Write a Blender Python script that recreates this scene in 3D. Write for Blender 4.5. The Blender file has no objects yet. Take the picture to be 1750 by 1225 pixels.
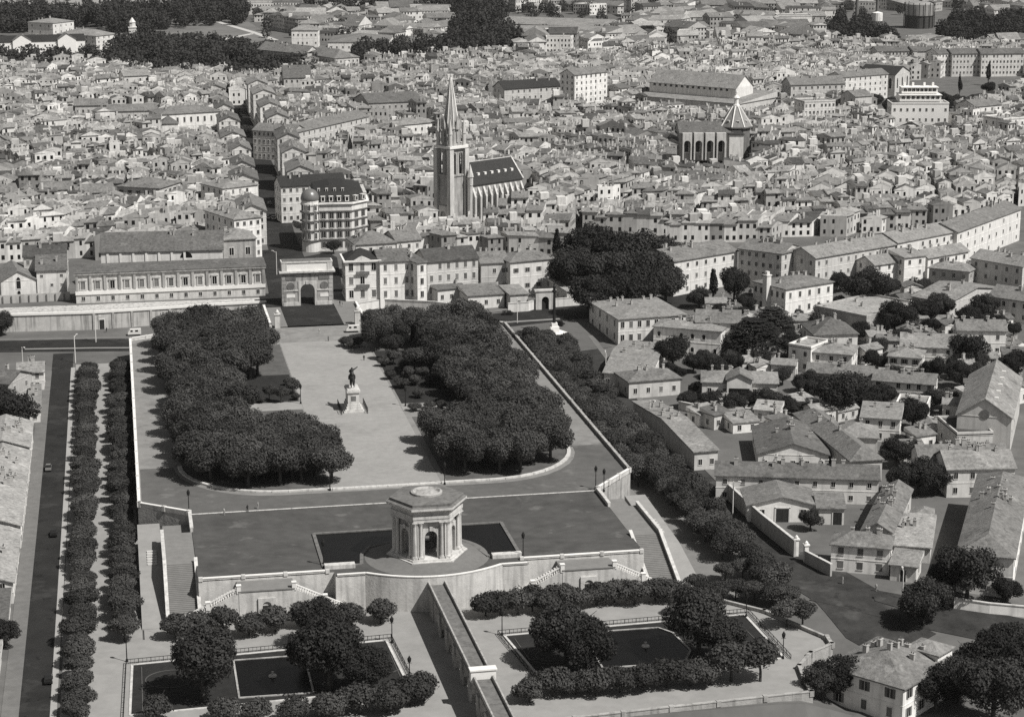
import bpy, math, random
import numpy as np
from math import sin, cos, pi, radians, hypot
SC = bpy.context.scene
COL = SC.collection
rnd = random.Random(7)
HAZE = 0.000024

# ------------------------------------------------------------------ camera, world, sun, exposure
CAM = (-63.43, -436.94, 155.0); PITCH = radians(13.874); YAW = radians(10.942)
cd = bpy.data.cameras.new('camera'); cam = bpy.data.objects.new('camera', cd); COL.objects.link(cam)
cam.location = CAM; cam.rotation_euler = (pi/2-PITCH, 0, -YAW)
cd.sensor_fit = 'HORIZONTAL'; cd.sensor_width = 36; cd.lens = 72; cd.clip_start = 1; cd.clip_end = 60000
SC.camera = cam
SUN_EL = radians(52); SUN_AZ = radians(-44)      # azimuth measured from +X towards +Y: from the right, a little behind the camera
sdir = (cos(SUN_EL)*cos(SUN_AZ), cos(SUN_EL)*sin(SUN_AZ), sin(SUN_EL))
W = bpy.data.worlds.new('World'); SC.world = W; W.use_nodes = True
nt = W.node_tree; bg = nt.nodes['Background']
sky = nt.nodes.new('ShaderNodeTexSky'); sky.sky_type = 'NISHITA'; sky.sun_disc = False
sky.sun_elevation = SUN_EL; sky.sun_rotation = pi/2 - SUN_AZ
hs = nt.nodes.new('ShaderNodeHueSaturation'); hs.inputs['Saturation'].default_value = 0.0   # monochrome film
nt.links.new(sky.outputs[0], hs.inputs['Color']); nt.links.new(hs.outputs[0], bg.inputs[0]); bg.inputs[1].default_value = 0.05
sl = bpy.data.lights.new('sun', 'SUN'); sl.energy = 5.0; sl.angle = radians(0.55); sl.color = (1.0, 0.985, 0.955)
so = bpy.data.objects.new('sun', sl); COL.objects.link(so)
from mathutils import Vector
so.rotation_euler = Vector(sdir).to_track_quat('Z', 'Y').to_euler(); so.location = (200, -100, 400)
SC.view_settings.view_transform = 'Standard'; SC.view_settings.look = 'None'; SC.view_settings.exposure = -0.08; SC.view_settings.gamma = 1
SC.cycles.max_bounces = 4; SC.cycles.diffuse_bounces = 1; SC.cycles.transparent_max_bounces = 4
SC.cycles.use_adaptive_sampling = True; SC.cycles.use_denoising = False

# ------------------------------------------------------------------ survey: photograph pixel (1750x1225) + height -> ground position
def at(px, py, z=0.0):
    u = (px-875)/3500.; v = (612.5-py)/3500.
    sp, cp, st, ct = sin(YAW), cos(YAW), sin(PITCH), cos(PITCH)
    dx = sp*ct+u*cp+v*sp*st; dy = cp*ct-u*sp+v*cp*st; dz = -st+v*ct
    t = (z-CAM[2])/dz
    return (CAM[0]+dx*t, CAM[1]+dy*t)
def pr(x, y, z):
    X, Y, Z = x-CAM[0], y-CAM[1], z-CAM[2]
    sp, cp, st, ct = sin(YAW), cos(YAW), sin(PITCH), cos(PITCH)
    w = X*sp*ct+Y*cp*ct-Z*st
    return (875+3500*(X*cp-Y*sp)/w, 612.5-3500*(X*sp*st+Y*cp*st+Z*ct)/w)
def ss(t, a, b):
    t = min(1., max(0., (t-a)/(b-a))); return t*t*(3-2*t)
def zg(x, y):
    zl = -8+2*ss(y, 60, 250)+6*ss(y, 272, 286)
    zr = -8+7*ss(y, 130, 300)
    k = ss(x, -20, 60); z = zl*(1-k)+zr*k
    z -= 4.5*ss(-y, 22, 58)*ss(x, 62, 80)
    z -= 6*ss(-y, 78, 84)*ss(x, -66, -58)*(1-ss(x, 62, 80))
    if -62 < x < 78 and -76 < y < 224 and not (x > 60 and y > -15): z -= 0.6*min(1, (x+62)/4)*min(1, max(0, (224-y)/4))
    return z
def zs(px, py):
    z = 0.
    for i in range(4): z = zg(*at(px, py, z))
    return z
def atg(px, py, dz=0.): 
    z = zs(px, py); return at(px, py, z+dz)+(z,)

# ------------------------------------------------------------------ materials (monochrome film stock: warm greys)
MATS = {}
def mat(name, v, var=.12, sc=.6, big=.04, rough=.92, bump=0., spec=.2, rand=0., big_amt=.5, stain=0., patch=None):
    if name in MATS: return MATS[name]
    m = bpy.data.materials.new(name); m.use_nodes = True; n = m.node_tree.nodes; l = m.node_tree.links
    b = n['Principled BSDF']; b.inputs['Roughness'].default_value = rough; b.inputs['Specular IOR Level'].default_value = spec
    geo = n.new('ShaderNodeNewGeometry')
    def noise(s, d=5):
        t = n.new('ShaderNodeTexNoise'); t.inputs['Scale'].default_value = s; t.inputs['Detail'].default_value = d; t.inputs['Roughness'].default_value = .65
        l.new(geo.outputs['Position'], t.inputs['Vector']); return t.outputs['Fac']
    def math_(op, a, c):
        t = n.new('ShaderNodeMath'); t.operation = op
        for i, q in enumerate((a, c)):
            if isinstance(q, (int, float)): t.inputs[i].default_value = q
            else: l.new(q, t.inputs[i])
        return t.outputs[0]
    f1 = noise(sc, 6); f2 = noise(big, 4)
    s = math_('ADD', math_('MULTIPLY', math_('SUBTRACT', f1, .5), 4*var), math_('MULTIPLY', math_('SUBTRACT', f2, .5), 4*var*big_amt))
    s = math_('ADD', s, 1.0)
    if rand:
        oi = n.new('ShaderNodeObjectInfo'); s = math_('MULTIPLY', s, math_('ADD', math_('MULTIPLY', oi.outputs['Random'], 2*rand), 1-rand))
    if stain:
        sx = n.new('ShaderNodeMapping'); sx.inputs['Scale'].default_value = (.7, .7, .06); l.new(geo.outputs['Position'], sx.inputs['Vector'])
        t = n.new('ShaderNodeTexNoise'); t.inputs['Scale'].default_value = 1.3; t.inputs['Detail'].default_value = 4; l.new(sx.outputs[0], t.inputs['Vector'])
        mr = n.new('ShaderNodeMapRange'); mr.inputs[1].default_value = .48; mr.inputs[2].default_value = .72; mr.inputs[3].default_value = 1; mr.inputs[4].default_value = 1-stain
        l.new(t.outputs['Fac'], mr.inputs[0]); s = math_('MULTIPLY', s, mr.outputs[0])
    if patch:                     # worn or mended patches with an outline of their own
        for ps, lo, hi, amt in patch:
            mp = n.new('ShaderNodeMapRange'); mp.inputs[1].default_value = lo; mp.inputs[2].default_value = hi; mp.inputs[3].default_value = 1; mp.inputs[4].default_value = amt
            l.new(noise(ps, 3), mp.inputs[0]); s = math_('MULTIPLY', s, mp.outputs[0])
    val = math_('MAXIMUM', math_('MULTIPLY', s, v), v*.25)
    mx = n.new('ShaderNodeCombineColor')
    for i, k in enumerate((1.02, 1.0, .965)): l.new(math_('MULTIPLY', val, k), mx.inputs[i])
    l.new(mx.outputs[0], b.inputs['Base Color'])
    if bump:
        bp = n.new('ShaderNodeBump'); bp.inputs['Strength'].default_value = bump; bp.inputs['Distance'].default_value = .3
        l.new(noise(sc*3, 3), bp.inputs['Height']); l.new(bp.outputs[0], b.inputs['Normal'])
    MATS[name] = m; return m
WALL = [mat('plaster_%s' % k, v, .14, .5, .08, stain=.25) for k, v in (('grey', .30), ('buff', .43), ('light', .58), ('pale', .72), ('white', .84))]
ROOF = [mat('roof_tile_%s' % k, v, .42, 1.1, .15, bump=.6, patch=((.33, .58, .66, .72), (.21, .60, .66, 1.3))) for k, v in (('dark', .08), ('brown', .13), ('mid', .185), ('pale', .25), ('bleached', .33))]
SLATE = mat('slate', .035, .3, 1.2, rough=.6); ZINC = mat('zinc', .22, .15, .8, rough=.45, spec=.5)
GLASS = mat('window_glass', .012, .2, .5, rough=.25, spec=.5); SHUT = mat('shutter_paint', .16, .2, .7, rand=.4)
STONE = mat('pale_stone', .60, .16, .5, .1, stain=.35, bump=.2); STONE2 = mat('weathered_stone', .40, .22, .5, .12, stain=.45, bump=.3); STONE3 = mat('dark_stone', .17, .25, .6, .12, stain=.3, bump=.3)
WHITE = mat('white_stone', .80, .1, .5); DARKST = mat('dark_iron', .02, .2, 1); BRONZE = mat('bronze', .018, .3, 1.5, rough=.55, spec=.4)  # DARKST: plain near-black iron
SAND = mat('sand', .31, .12, .5, .08, big_amt=.8, patch=((.06, .56, .70, .84), (.25, .64, .74, .85))); SAND2 = mat('trodden_sand', .235, .18, .35, .1, big_amt=.9, patch=((.12, .58, .68, .78), (.3, .62, .7, 1.2))); GRAVEL = mat('gravel', .084, .2, .35, .09, big_amt=1.0, patch=((.11, .60, .66, 1.45), (.05, .55, .7, .8), (.5, .68, .74, 1.3)))
GARD = mat('garden_gravel', .30, .13, .3, .06); ASPH = mat('asphalt', .026, .3, .12, .03, patch=((.1, .58, .64, 1.5), (.22, .6, .66, .65))); ASPH2 = mat('worn_asphalt', .04, .45, .22, .05, big_amt=.9, patch=((.09, .56, .64, 1.6), (.2, .62, .68, .6))); PAVE = mat('pavement', .16, .15, .4, .1)
EARTH = mat('town_ground', .13, .25, .1, .02); LAWN = mat('lawn', .028, .3, .5, .1); FIELD = mat('dry_field', .17, .2, .03, .01)
WATER = mat('pool_water', .004, .2, .1, rough=.2, spec=.15); BARK = mat('bark', .06, .2, 2); SOIL = mat('bed_edging', .10, .2, .5)
def leafmat(name, v, tr=.25):
    m = mat(name, v, .30, .25, .05, rough=.75, spec=.15, rand=.38); n = m.node_tree.nodes; l = m.node_tree.links
    b = n['Principled BSDF']; o = n['Material Output']; t = n.new('ShaderNodeBsdfTranslucent'); x = n.new('ShaderNodeMixShader'); x.inputs[0].default_value = tr
    l.new(b.inputs['Base Color'].links[0].from_socket, t.inputs['Color']); l.new(b.outputs[0], x.inputs[1]); l.new(t.outputs[0], x.inputs[2]); l.new(x.outputs[0], o.inputs['Surface']); return m
LEAF = leafmat('foliage', .08); LEAFD = leafmat('dark_foliage', .046); LEAFF = leafmat('far_foliage', .066); LEAFL = leafmat('light_foliage', .095)

# ------------------------------------------------------------------ mesh building
KIDS = {}
class MB:
    def __init__(s): s.v = []; s.f = []; s.m = []; s.fr = None
    def frame(s, ox=0, oy=0, a=0, oz=0): s.fr = (ox, oy, cos(a), sin(a), oz); return s
    def p(s, q):
        if s.fr is None: return q
        ox, oy, c, n, oz = s.fr; return (ox+q[0]*c-q[1]*n, oy+q[0]*n+q[1]*c, q[2]+oz)
    def poly(s, pts, mi=0):
        i = len(s.v); s.v.extend(s.p(q) for q in pts); s.f.append(tuple(range(i, i+len(pts)))); s.m.append(mi)
    def box(s, x0, y0, z0, x1, y1, z1, mi=0, bottom=True):
        a = [(x0,y0),(x1,y0),(x1,y1),(x0,y1)]; s.prism(a, z0, z1, mi, bottom=bottom)
    def prism(s, pl, z0, z1, mi=0, tmi=None, bottom=True):
        n = len(pl); i = len(s.v)
        z0s = z0 if isinstance(z0, (list, tuple)) else [z0]*n; z1s = z1 if isinstance(z1, (list, tuple)) else [z1]*n
        s.v.extend(s.p((q[0], q[1], z)) for q, z in zip(pl, z0s)); s.v.extend(s.p((q[0], q[1], z)) for q, z in zip(pl, z1s))
        for k in range(n): s.f.append((i+k, i+(k+1) % n, i+n+(k+1) % n, i+n+k)); s.m.append(mi)
        s.f.append(tuple(range(i+n, i+2*n))); s.m.append(mi if tmi is None else tmi)
        if bottom: s.f.append(tuple(range(i+n-1, i-1, -1))); s.m.append(mi)
    def lathe(s, cx, cy, prof, n=12, mi=0, a0=0., cap=True):
        i = len(s.v)
        for r, z in prof:
            for k in range(n): s.v.append(s.p((cx+r*cos(a0+2*pi*k/n), cy+r*sin(a0+2*pi*k/n), z)))
        for j in range(len(prof)-1):
            for k in range(n): s.f.append((i+j*n+k, i+j*n+(k+1) % n, i+(j+1)*n+(k+1) % n, i+(j+1)*n+k)); s.m.append(mi)
        if cap: s.f.append(tuple(i+(len(prof)-1)*n+k for k in range(n))); s.m.append(mi)
    def bar(s, a, b, r, mi=0, n=6, r2=None):
        a = Vector(a); b = Vector(b); d = (b-a); L = d.length
        if L < 1e-6: return
        d /= L; u = d.orthogonal().normalized(); w = d.cross(u); r2 = r if r2 is None else r2; i = len(s.v)
        for c, q in ((a, r), (b, r2)):
            for k in range(n): e = c+(u*cos(2*pi*k/n)+w*sin(2*pi*k/n))*q; s.v.append(s.p(tuple(e)))
        for k in range(n): s.f.append((i+k, i+(k+1) % n, i+n+(k+1) % n, i+n+k)); s.m.append(mi)
        s.f.append(tuple(range(i+n, i+2*n))); s.m.append(mi); s.f.append(tuple(range(i+n-1, i-1, -1))); s.m.append(mi)
    def arch(s, cx, y0, t, w, h, ow, sh, z0=0, mi=0, n=10):
        """wall panel in the xz plane from y0 to y0+t, half width w, height h, opening half width ow springing at sh"""
        A = [(-ow, 0), (-ow, sh)]+[(-ow*cos(pi*k/n), sh+ow*sin(pi*k/n)) for k in range(1, n)]+[(ow, sh), (ow, 0)]
        O = [(-w, 0), (-w, h)]+[(-w+2*w*k/n, h) for k in range(1, n)]+[(w, h), (w, 0)]
        for k in range(len(A)-1):
            a, b, c, d = A[k], A[k+1], O[k+1], O[k]
            s.poly([(cx+q[0], y0, z0+q[1]) for q in (a, d, c, b)][::-1], mi); s.poly([(cx+q[0], y0+t, z0+q[1]) for q in (a, d, c, b)], mi)
            s.poly([(cx+a[0], y0, z0+a[1]), (cx+b[0], y0, z0+b[1]), (cx+b[0], y0+t, z0+b[1]), (cx+a[0], y0+t, z0+a[1])], mi)
        for x in (-w, w): s.poly([(cx+x, y0, z0), (cx+x, y0+t, z0), (cx+x, y0+t, z0+h), (cx+x, y0, z0+h)], mi)
        s.poly([(cx-w, y0, z0+h), (cx+w, y0, z0+h), (cx+w, y0+t, z0+h), (cx-w, y0+t, z0+h)], mi)
    def mesh(s, name, mats):
        me = bpy.data.meshes.new(name); me.from_pydata(s.v, [], s.f); ms = mats if isinstance(mats, (list, tuple)) else [mats]
        for q in ms: me.materials.append(q)
        if len(ms) > 1: me.polygons.foreach_set('material_index', s.m)
        me.update(); return me
    def build(s, name, mats, parent=None, kind=None):
        return ob(name, s.mesh(name, mats), parent, kind)
def ob(name, me, parent=None, kind=None, loc=None, rz=0, sc=None):
    o = bpy.data.objects.new(name, me); COL.objects.link(o)
    if parent: o.parent = parent; KIDS.setdefault(parent.name, []).append(o)
    if kind: o['kind'] = kind
    if loc: o.location = loc
    if rz: o.rotation_euler = (0, 0, rz)
    if sc: o.scale = sc
    return o
def tag(o, label, cat, group=None):
    o['label'] = label; o['category'] = cat
    if group: o['group'] = group
    return o
def thing(name, label, cat, loc=(0, 0, 0), rz=0, group=None):
    o = ob(name, None, loc=loc, rz=rz); o.empty_display_size = .5; return tag(o, label, cat, group)
def copy_tree(root, loc, rz=0, label=None, sc=None, group=None):
    r = root.copy(); COL.objects.link(r); r.location = loc; r.rotation_euler = (0, 0, rz)
    if sc: r.scale = sc
    if label: r['label'] = label
    if group: r['group'] = group
    for ch in KIDS.get(root.name, []):
        c = ch.copy(); COL.objects.link(c); c.parent = r
        for g in KIDS.get(ch.name, []): d = g.copy(); COL.objects.link(d); d.parent = c
    return r
def smooth(me):
    me.polygons.foreach_set('use_smooth', [True]*len(me.polygons)); return me

# window meshes (unit size, facing -y, origin bottom centre)
def win_mesh(kind):
    m = MB()
    if kind == 'arch':
        P = [(-.5, 0), (.5, 0), (.5, .7)]+[(.5*cos(pi*k/6), .7+.3*sin(pi*k/6)) for k in range(1, 6)]+[(-.5, .7)]
        m.poly([(x, -.03, z) for x, z in P], 0)
        m.box(-.64, -.10, -.06, .64, 0, 0, 1)
        for x in (-.57, .57): m.box(x-.07, -.10, 0, x+.07, 0, .74, 1)
        for k in range(6):
            a, b = pi*k/6, pi*(k+1)/6
            m.poly([(.5*cos(a), -.1, .7+.3*sin(a)), (.64*cos(a), -.1, .7+.4*sin(a)), (.64*cos(b), -.1, .7+.4*sin(b)), (.5*cos(b), -.1, .7+.3*sin(b))], 1)
    else:
        m.poly([(-.5, -.03, 0), (.5, -.03, 0), (.5, -.03, 1), (-.5, -.03, 1)], 0)
        m.box(-.03, -.06, 0, .03, 0, 1, 1)
        m.box(-.62, -.12, -.07, .62, 0, 0, 1); m.box(-.6, -.09, 1, .6, 0, 1.08, 1)
        if kind == 'shutter':
            for x in (-.76, .76): m.box(x-.24, -.07, 0, x+.24, 0, 1, 2)
        elif kind == 'closed':
            for x in (-.245, .245): m.box(x-.235, -.07, 0, x+.235, -.035, 1, 2)
        else:
            for x in (-.56, .56): m.box(x-.05, -.08, 0, x+.05, 0, 1, 1)
    return m.mesh('window_'+kind, [GLASS, WALL[3], SHUT])
WIN = {k: win_mesh(k) for k in ('plain', 'shutter', 'closed', 'arch')}
def door_mesh():
    m = MB(); m.box(-.5, -.05, 0, .5, 0, 1, 0); m.box(-.62, -.14, 0, -.5, 0, 1.06, 1); m.box(.5, -.14, 0, .62, 0, 1.06, 1); m.box(-.62, -.14, 1.0, .62, 0, 1.1, 1); m.box(-.02, -.08, .02, .02, 0, .98, 0)
    return m.mesh('door', [mat('door_paint', .035, .2, 1), WALL[3]])
DOOR = door_mesh()
CHIM = MB(); CHIM.box(-.45, -.35, -.9, .45, .35, 1.3, 0); CHIM.box(-.55, -.45, 1.3, .55, .45, 1.45, 0); CHIM.lathe(-.2, 0, [(.13, 1.45), (.11, 1.9)], 6, 1); CHIM.lathe(.2, 0, [(.13, 1.45), (.11, 1.85)], 6, 1)
CHIM = CHIM.mesh('chimney', [WALL[1], ROOF[1]])

def roof_geo(m, w, d, h, kind, rh, ov, rmi=0, wmi=1):
    """roof over rectangle 0..w x 0..d, eaves at h"""
    x0, x1, y0, y1 = -ov, w+ov, -ov, d+ov; e = h+.02; f = .28
    if kind == 'flat':
        m.box(x0+ov-.06, y0+ov-.06, h-.3, x1-ov+.06, y1-ov+.06, h+.12, rmi)
        t = .32
        for b in ((-.1, -.1, w+.1, t), (-.1, d-t, w+.1, d+.1), (-.1, t, t, d-t), (w-t, t, w+.1, d-t)): m.box(b[0], b[1], h+.1, b[2], b[3], h+.75, wmi)
        return
    if kind not in ('gx', 'gy'): m.box(x0, y0, e-f, x1, y1, e, rmi)
    e += .003; t = h+rh
    if kind == 'gx':
        q = ov*2*rh/d; a = e-q
        m.prism([(x0, y0), (x1, y0), (x1, d/2), (x0, d/2)], [a-f, a-f, t-f, t-f], [a, a, t, t], rmi); m.prism([(x1, y1), (x0, y1), (x0, d/2), (x1, d/2)], [a-f, a-f, t-f, t-f], [a, a, t+.004, t+.004], rmi)
        for x in (0, w): m.poly([(x, 0, h-.01), (x, d, h-.01), (x, d/2, t-.1)], wmi)
    elif kind == 'gy':
        q = ov*2*rh/w; a = e-q
        m.prism([(x0, y0), (w/2, y0), (w/2, y1), (x0, y1)], [a-f, t-f, t-f, a-f], [a, t, t, a], rmi); m.prism([(w/2, y0), (x1, y0), (x1, y1), (w/2, y1)], [t-f, a-f, a-f, t-f], [t+.004, a, a, t+.004], rmi)
        for y in (0, d): m.poly([(0, y, h-.01), (w, y, h-.01), (w/2, y, t-.1)], wmi)
    elif kind == 'shed':
        m.poly([(x0, y0, e), (x1, y0, e), (x1, y1, t), (x0, y1, t)], rmi)
        m.poly([(x1, y1, e), (x0, y1, e), (x0, y1, t), (x1, y1, t)], wmi); m.poly([(x0, y1, e), (x0, y0, e), (x0, y1, t)], wmi); m.poly([(x1, y0, e), (x1, y1, e), (x1, y1, t)], wmi)
    else:
        if kind == 'pyr': a = (w/2, d/2, t); b = a
        elif w >= d: i = d*.48; a = (i, d/2, t); b = (w-i, d/2, t)
        else: i = w*.48; a = (w/2, i, t); b = (w/2, d-i, t)
        if kind == 'pyr':
            for p, q in (((x0, y0), (x1, y0)), ((x1, y0), (x1, y1)), ((x1, y1), (x0, y1)), ((x0, y1), (x0, y0))): m.poly([p+(e,), q+(e,), a], rmi)
        elif w >= d:
            m.poly([(x0, y0, e), (x1, y0, e), b, a], rmi); m.poly([(x1, y1, e), (x0, y1, e), a, b], rmi); m.poly([(x0, y1, e), (x0, y0, e), a], rmi); m.poly([(x1, y0, e), (x1, y1, e), b], rmi)
        else:
            m.poly([(x0, y1, e), (x0, y0, e), a, b], rmi); m.poly([(x1, y0, e), (x1, y1, e), b, a], rmi); m.poly([(x0, y0, e), (x1, y0, e), a], rmi); m.poly([(x1, y1, e), (x0, y1, e), b], rmi)

BLD = []
RESERVE = []      # footprints kept free of filler houses
def inpoly(x, y, pl):
    c = False; j = len(pl)-1
    for i in range(len(pl)):
        if (pl[i][1] > y) != (pl[j][1] > y) and x < (pl[j][0]-pl[i][0])*(y-pl[i][1])/(pl[j][1]-pl[i][1])+pl[i][0]: c = not c
        j = i
    return c
def bld(name, label, FL, FR, BL=None, BR=None, d=None, h=8., z0=None, roof='hip', rh=2.2, wall=2, rf=2, fl=2, nb=4, sb=2, ch=2, ov=.5, cat='house', wt='plain', group=None, ww=1.05, wh=1.6, door=False, course=True, seed=None, reserve=True):
    """building from its front eave corners (photo pixels at eave height); right-angled footprint"""
    r = random.Random(seed if seed is not None else int(FL[0]*7+FL[1]*13))
    if z0 is None: z0 = zs(FL[0]*.5+FR[0]*.5, max(FL[1], FR[1])+h*.9*(FL[1]+252)/160.)
    a = at(FL[0], FL[1], z0+h); b = at(FR[0], FR[1], z0+h); w = hypot(b[0]-a[0], b[1]-a[1]); ux, uy = (b[0]-a[0])/w, (b[1]-a[1])/w; nx, ny = -uy, ux
    if BL: c = at(BL[0], BL[1], z0+h); d = (c[0]-a[0])*nx+(c[1]-a[1])*ny
    if BR: c = at(BR[0], BR[1], z0+h); d = (c[0]-b[0])*nx+(c[1]-b[1])*ny
    t = thing(name, label, cat, (a[0], a[1], z0), math.atan2(uy, ux), group)
    body(t, w, d, h, roof, rh, wall, rf, fl, nb, sb, ch, ov, wt, ww, wh, door, course, r)
    t['w'] = w; t['d'] = d; BLD.append((a[0]+ux*w/2+nx*d/2, a[1]+uy*w/2+ny*d/2, label))
    if reserve: RESERVE.append([(a[0]-ux*1-nx*1.5, a[1]-uy*1-ny*1.5), (b[0]+ux*1-nx*1.5, b[1]+uy*1-ny*1.5), (b[0]+ux+nx*(d+1.5), b[1]+uy+ny*(d+1.5)), (a[0]-ux+nx*(d+1.5), a[1]-uy+ny*(d+1.5))])
    return t, w, d
def body(t, w, d, h, roof, rh, wall, rf, fl, nb, sb, ch, ov, wt, ww, wh, door, course, r):
    wm = WALL[wall] if isinstance(wall, int) else wall; rm = ROOF[rf] if isinstance(rf, int) else rf
    m = MB(); m.box(0, 0, -3, w, d, h, 0)
    if course:
        for k in range(1, fl): z = h*k/fl; m.box(-.07, -.07, z-.12, w+.07, d+.07, z+.06, 1)
        m.box(-.1, -.1, h-.42, w+.1, d+.1, h-.29, 1)
    m.build('wall', [wm, WALL[min(4, (wall if isinstance(wall, int) else 3)+1)]], t)
    m = MB(); roof_geo(m, w, d, h, roof, rh, ov); ro = m.build('roof', [rm, wm], t)
    fh = h/fl
    def row(n, L, put, lead=True):
        for k in range(fl):
            for i in range(n):
                if r.random() < .06: continue
                x = L*(i+.5)/n; z = k*fh+fh*.28
                if door and k == 0 and lead and i == n//2: put(x, 0, DOOR, 1.3, fh*.72); continue
                kd = wt if r.random() < .75 else ('closed' if wt != 'arch' else 'arch')
                put(x, z, WIN[kd], ww, min(wh, fh*.58))
    if nb: row(nb, w, lambda x, z, me, a, b: ob('door' if me is DOOR else 'window', me, t, None, (x, 0, z), 0, (a, 1, b)))
    if sb:
        row(sb, d, lambda x, z, me, a, b: ob('door' if me is DOOR else 'window', me, t, None, (0, x, z), -pi/2, (a, 1, b)), False)
        row(sb, d, lambda x, z, me, a, b: ob('door' if me is DOOR else 'window', me, t, None, (w, x, z), pi/2, (a, 1, b)), False)
    for k in range(int(ch*1.8+.5)):
        x, y = r.uniform(.12, .88)*w, r.uniform(.35, .85)*d
        if roof == 'flat': z = h
        elif roof == 'gy': z = h+rh*(1-abs(x/w-.5)*2)
        elif roof == 'shed': z = h+rh*y/d
        else: z = h+rh*max(0, min(1, (1-abs(y/d-.5)*2), 2.2*x/min(w, d), 2.2*(w-x)/min(w, d)) if roof != 'gx' else (1-abs(y/d-.5)*2))
        ob('chimney', CHIM, ro, None, (x, y, z), r.choice((0, pi/2)), (r.uniform(.8, 1.2), r.uniform(.8, 1.2), r.uniform(.8, 1.25)))

# ------------------------------------------------------------------ terrain
xs = [-20000, -6000, -2000, -900, -500, -300, -200]+[-150+5*i for i in range(97)]+[360, 420, 520, 700, 1000, 2500, 7000, 20000]
ys = [-3000, -900, -400, -250]+[-150+4*i for i in range(4)]+[-134+4*i for i in range(117)]+[350, 400, 500, 700, 1000, 1500, 2200, 4000, 9000, 30000]
m = MB(); m.v = [(x, y, zg(x, y)) for y in ys for x in xs]; nx_ = len(xs)
for j in range(len(ys)-1):
    for i in range(nx_-1): m.f.append((j*nx_+i, j*nx_+i+1, (j+1)*nx_+i+1, (j+1)*nx_+i)); m.m.append(0)
g = m.build('ground', EARTH, kind='structure')
def sheet(name, pl, z, mt, up=None, parent=None):
    """flat paved area (polygon) with a little thickness"""
    m = MB(); m.prism(pl, z-.12, z, 0, bottom=False); o = m.build(name, mt, parent)
    if not parent: o['kind'] = 'structure'
    return o
def strip(name, pts, w, mt, dz=.06, step=3., wl=None):
    """road or path draped on the terrain along a polyline"""
    P = []
    for a, b in zip(pts, pts[1:]):
        n = max(1, int(hypot(b[0]-a[0], b[1]-a[1])/step))
        P += [(a[0]+(b[0]-a[0])*k/n, a[1]+(b[1]-a[1])*k/n) for k in range(n)]
    P.append(pts[-1]); m = MB(); L = len(P); K = max(2, int(w/2.5)+1)
    for i, (x, y) in enumerate(P):
        a = P[max(0, i-2)]; b = P[min(L-1, i+2)]; d = hypot(b[0]-a[0], b[1]-a[1]); n_ = (-(b[1]-a[1])/d, (b[0]-a[0])/d)
        for k in range(K+1):
            o = w*(.5-k/K); X, Y = x+n_[0]*o, y+n_[1]*o; m.v.append((X, Y, zg(X, Y)+dz))
    for i in range(L-1):
        for k in range(K): q = i*(K+1)+k; m.f.append((q, q+1, q+K+2, q+K+1)); m.m.append(0)
    return m.build(name, mt, kind='structure')

# ------------------------------------------------------------------ Peyrou terraces
UP = [(-62.6, 48.7), (-50.4, 39.6), (50.4, 39.6), (62.6, 54.0), (62.6, 226), (40, 238), (-40, 238), (-62.6, 226)]
m = MB(); m.prism(UP, -9.5, 0, 1, 0); m.build('upper_terrace', [SAND2, STONE2], kind='structure')
bow = [(-20.5, -7), (-20.5, -10), (-14, -10)]+[(1.5+x, -10-5.2*(1-(x/15.5)**2)) for x in [-15.5+31*k/18 for k in range(1, 18)]]+[(17, -10), (23, -10), (23, -7)]
PL = [(-50.4, 39.6), (-50.4, -7)]+bow+[(50.4, -7), (50.4, 39.6)]
m = MB(); m.prism(PL, -9.5, -.12, 1, 0); m.build('lower_plaza', [GRAVEL, STONE], kind='structure')
sheet('esplanade', [(-14.5, 52), (13.2, 52), (13.2, 214), (-14.5, 214)], .02, SAND)
# gravel forecourt ring between plaza line and the kerb of the raised garden
fore = [(-50, 39.9), (50, 40.2), (61.6, 54.5), (61.6, 80), (53, 80)]+[(53-26*(1-cos(a)), 80-29*sin(a)) for a in [pi/2*k/8 for k in range(1, 9)]]+[(-27+0, 51)]+[(-27-26*sin(a), 51+29*(1-cos(a))) for a in [pi/2*k/8 for k in range(1, 9)]]+[(-61.6, 80), (-61.6, 49.5)]
sheet('forecourt', fore, .016, mat('forecourt_gravel', .12, .18, .3, .07, patch=((.12, .60, .68, 1.3), (.06, .55, .7, .82))))
# kerb of the raised garden: curved stone edge in separate blocks
def kerb(name, label, pts, w=.9, h=.35, mt=STONE, z=0.02, gap=.04, grp=None):
    t = thing(name, label, 'kerb', (pts[0][0], pts[0][1], z), 0, grp); ox, oy = pts[0]
    for a, b in zip(pts, pts[1:]):
        L = hypot(b[0]-a[0], b[1]-a[1]); ux, uy = (b[0]-a[0])/L, (b[1]-a[1])/L; n_ = (-uy, ux); q = gap/2
        A = (a[0]+ux*q-ox, a[1]+uy*q-oy); B = (b[0]-ux*q-ox, b[1]-uy*q-oy); m = MB()
        m.prism([(A[0]-n_[0]*w/2, A[1]-n_[1]*w/2), (B[0]-n_[0]*w/2, B[1]-n_[1]*w/2), (B[0]+n_[0]*w/2, B[1]+n_[1]*w/2), (A[0]+n_[0]*w/2, A[1]+n_[1]*w/2)], 0, h)
        m.build('kerb_stone', mt, t)
    return t
cl = [(-51.5, 80)]+[(-25.5-26*cos(a), 80-26.5*sin(a)) for a in [pi/2*k/10 for k in range(1, 11)]]+[(-20.5, 53.5), (-14.5, 53.5)]
kerb('garden_kerb', 'curved pale stone kerb round the left garden grove', cl, 1.0, .4)
cr = [(13.2, 53.5), (19, 53.5), (25.5, 53.5)]+[(25.5+26*sin(a), 80-26.5*cos(a)) for a in [pi/2*k/10 for k in range(1, 11)]]
kerb('garden_kerb', 'curved pale stone kerb round the right garden grove', cr, 1.0, .4)
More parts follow.
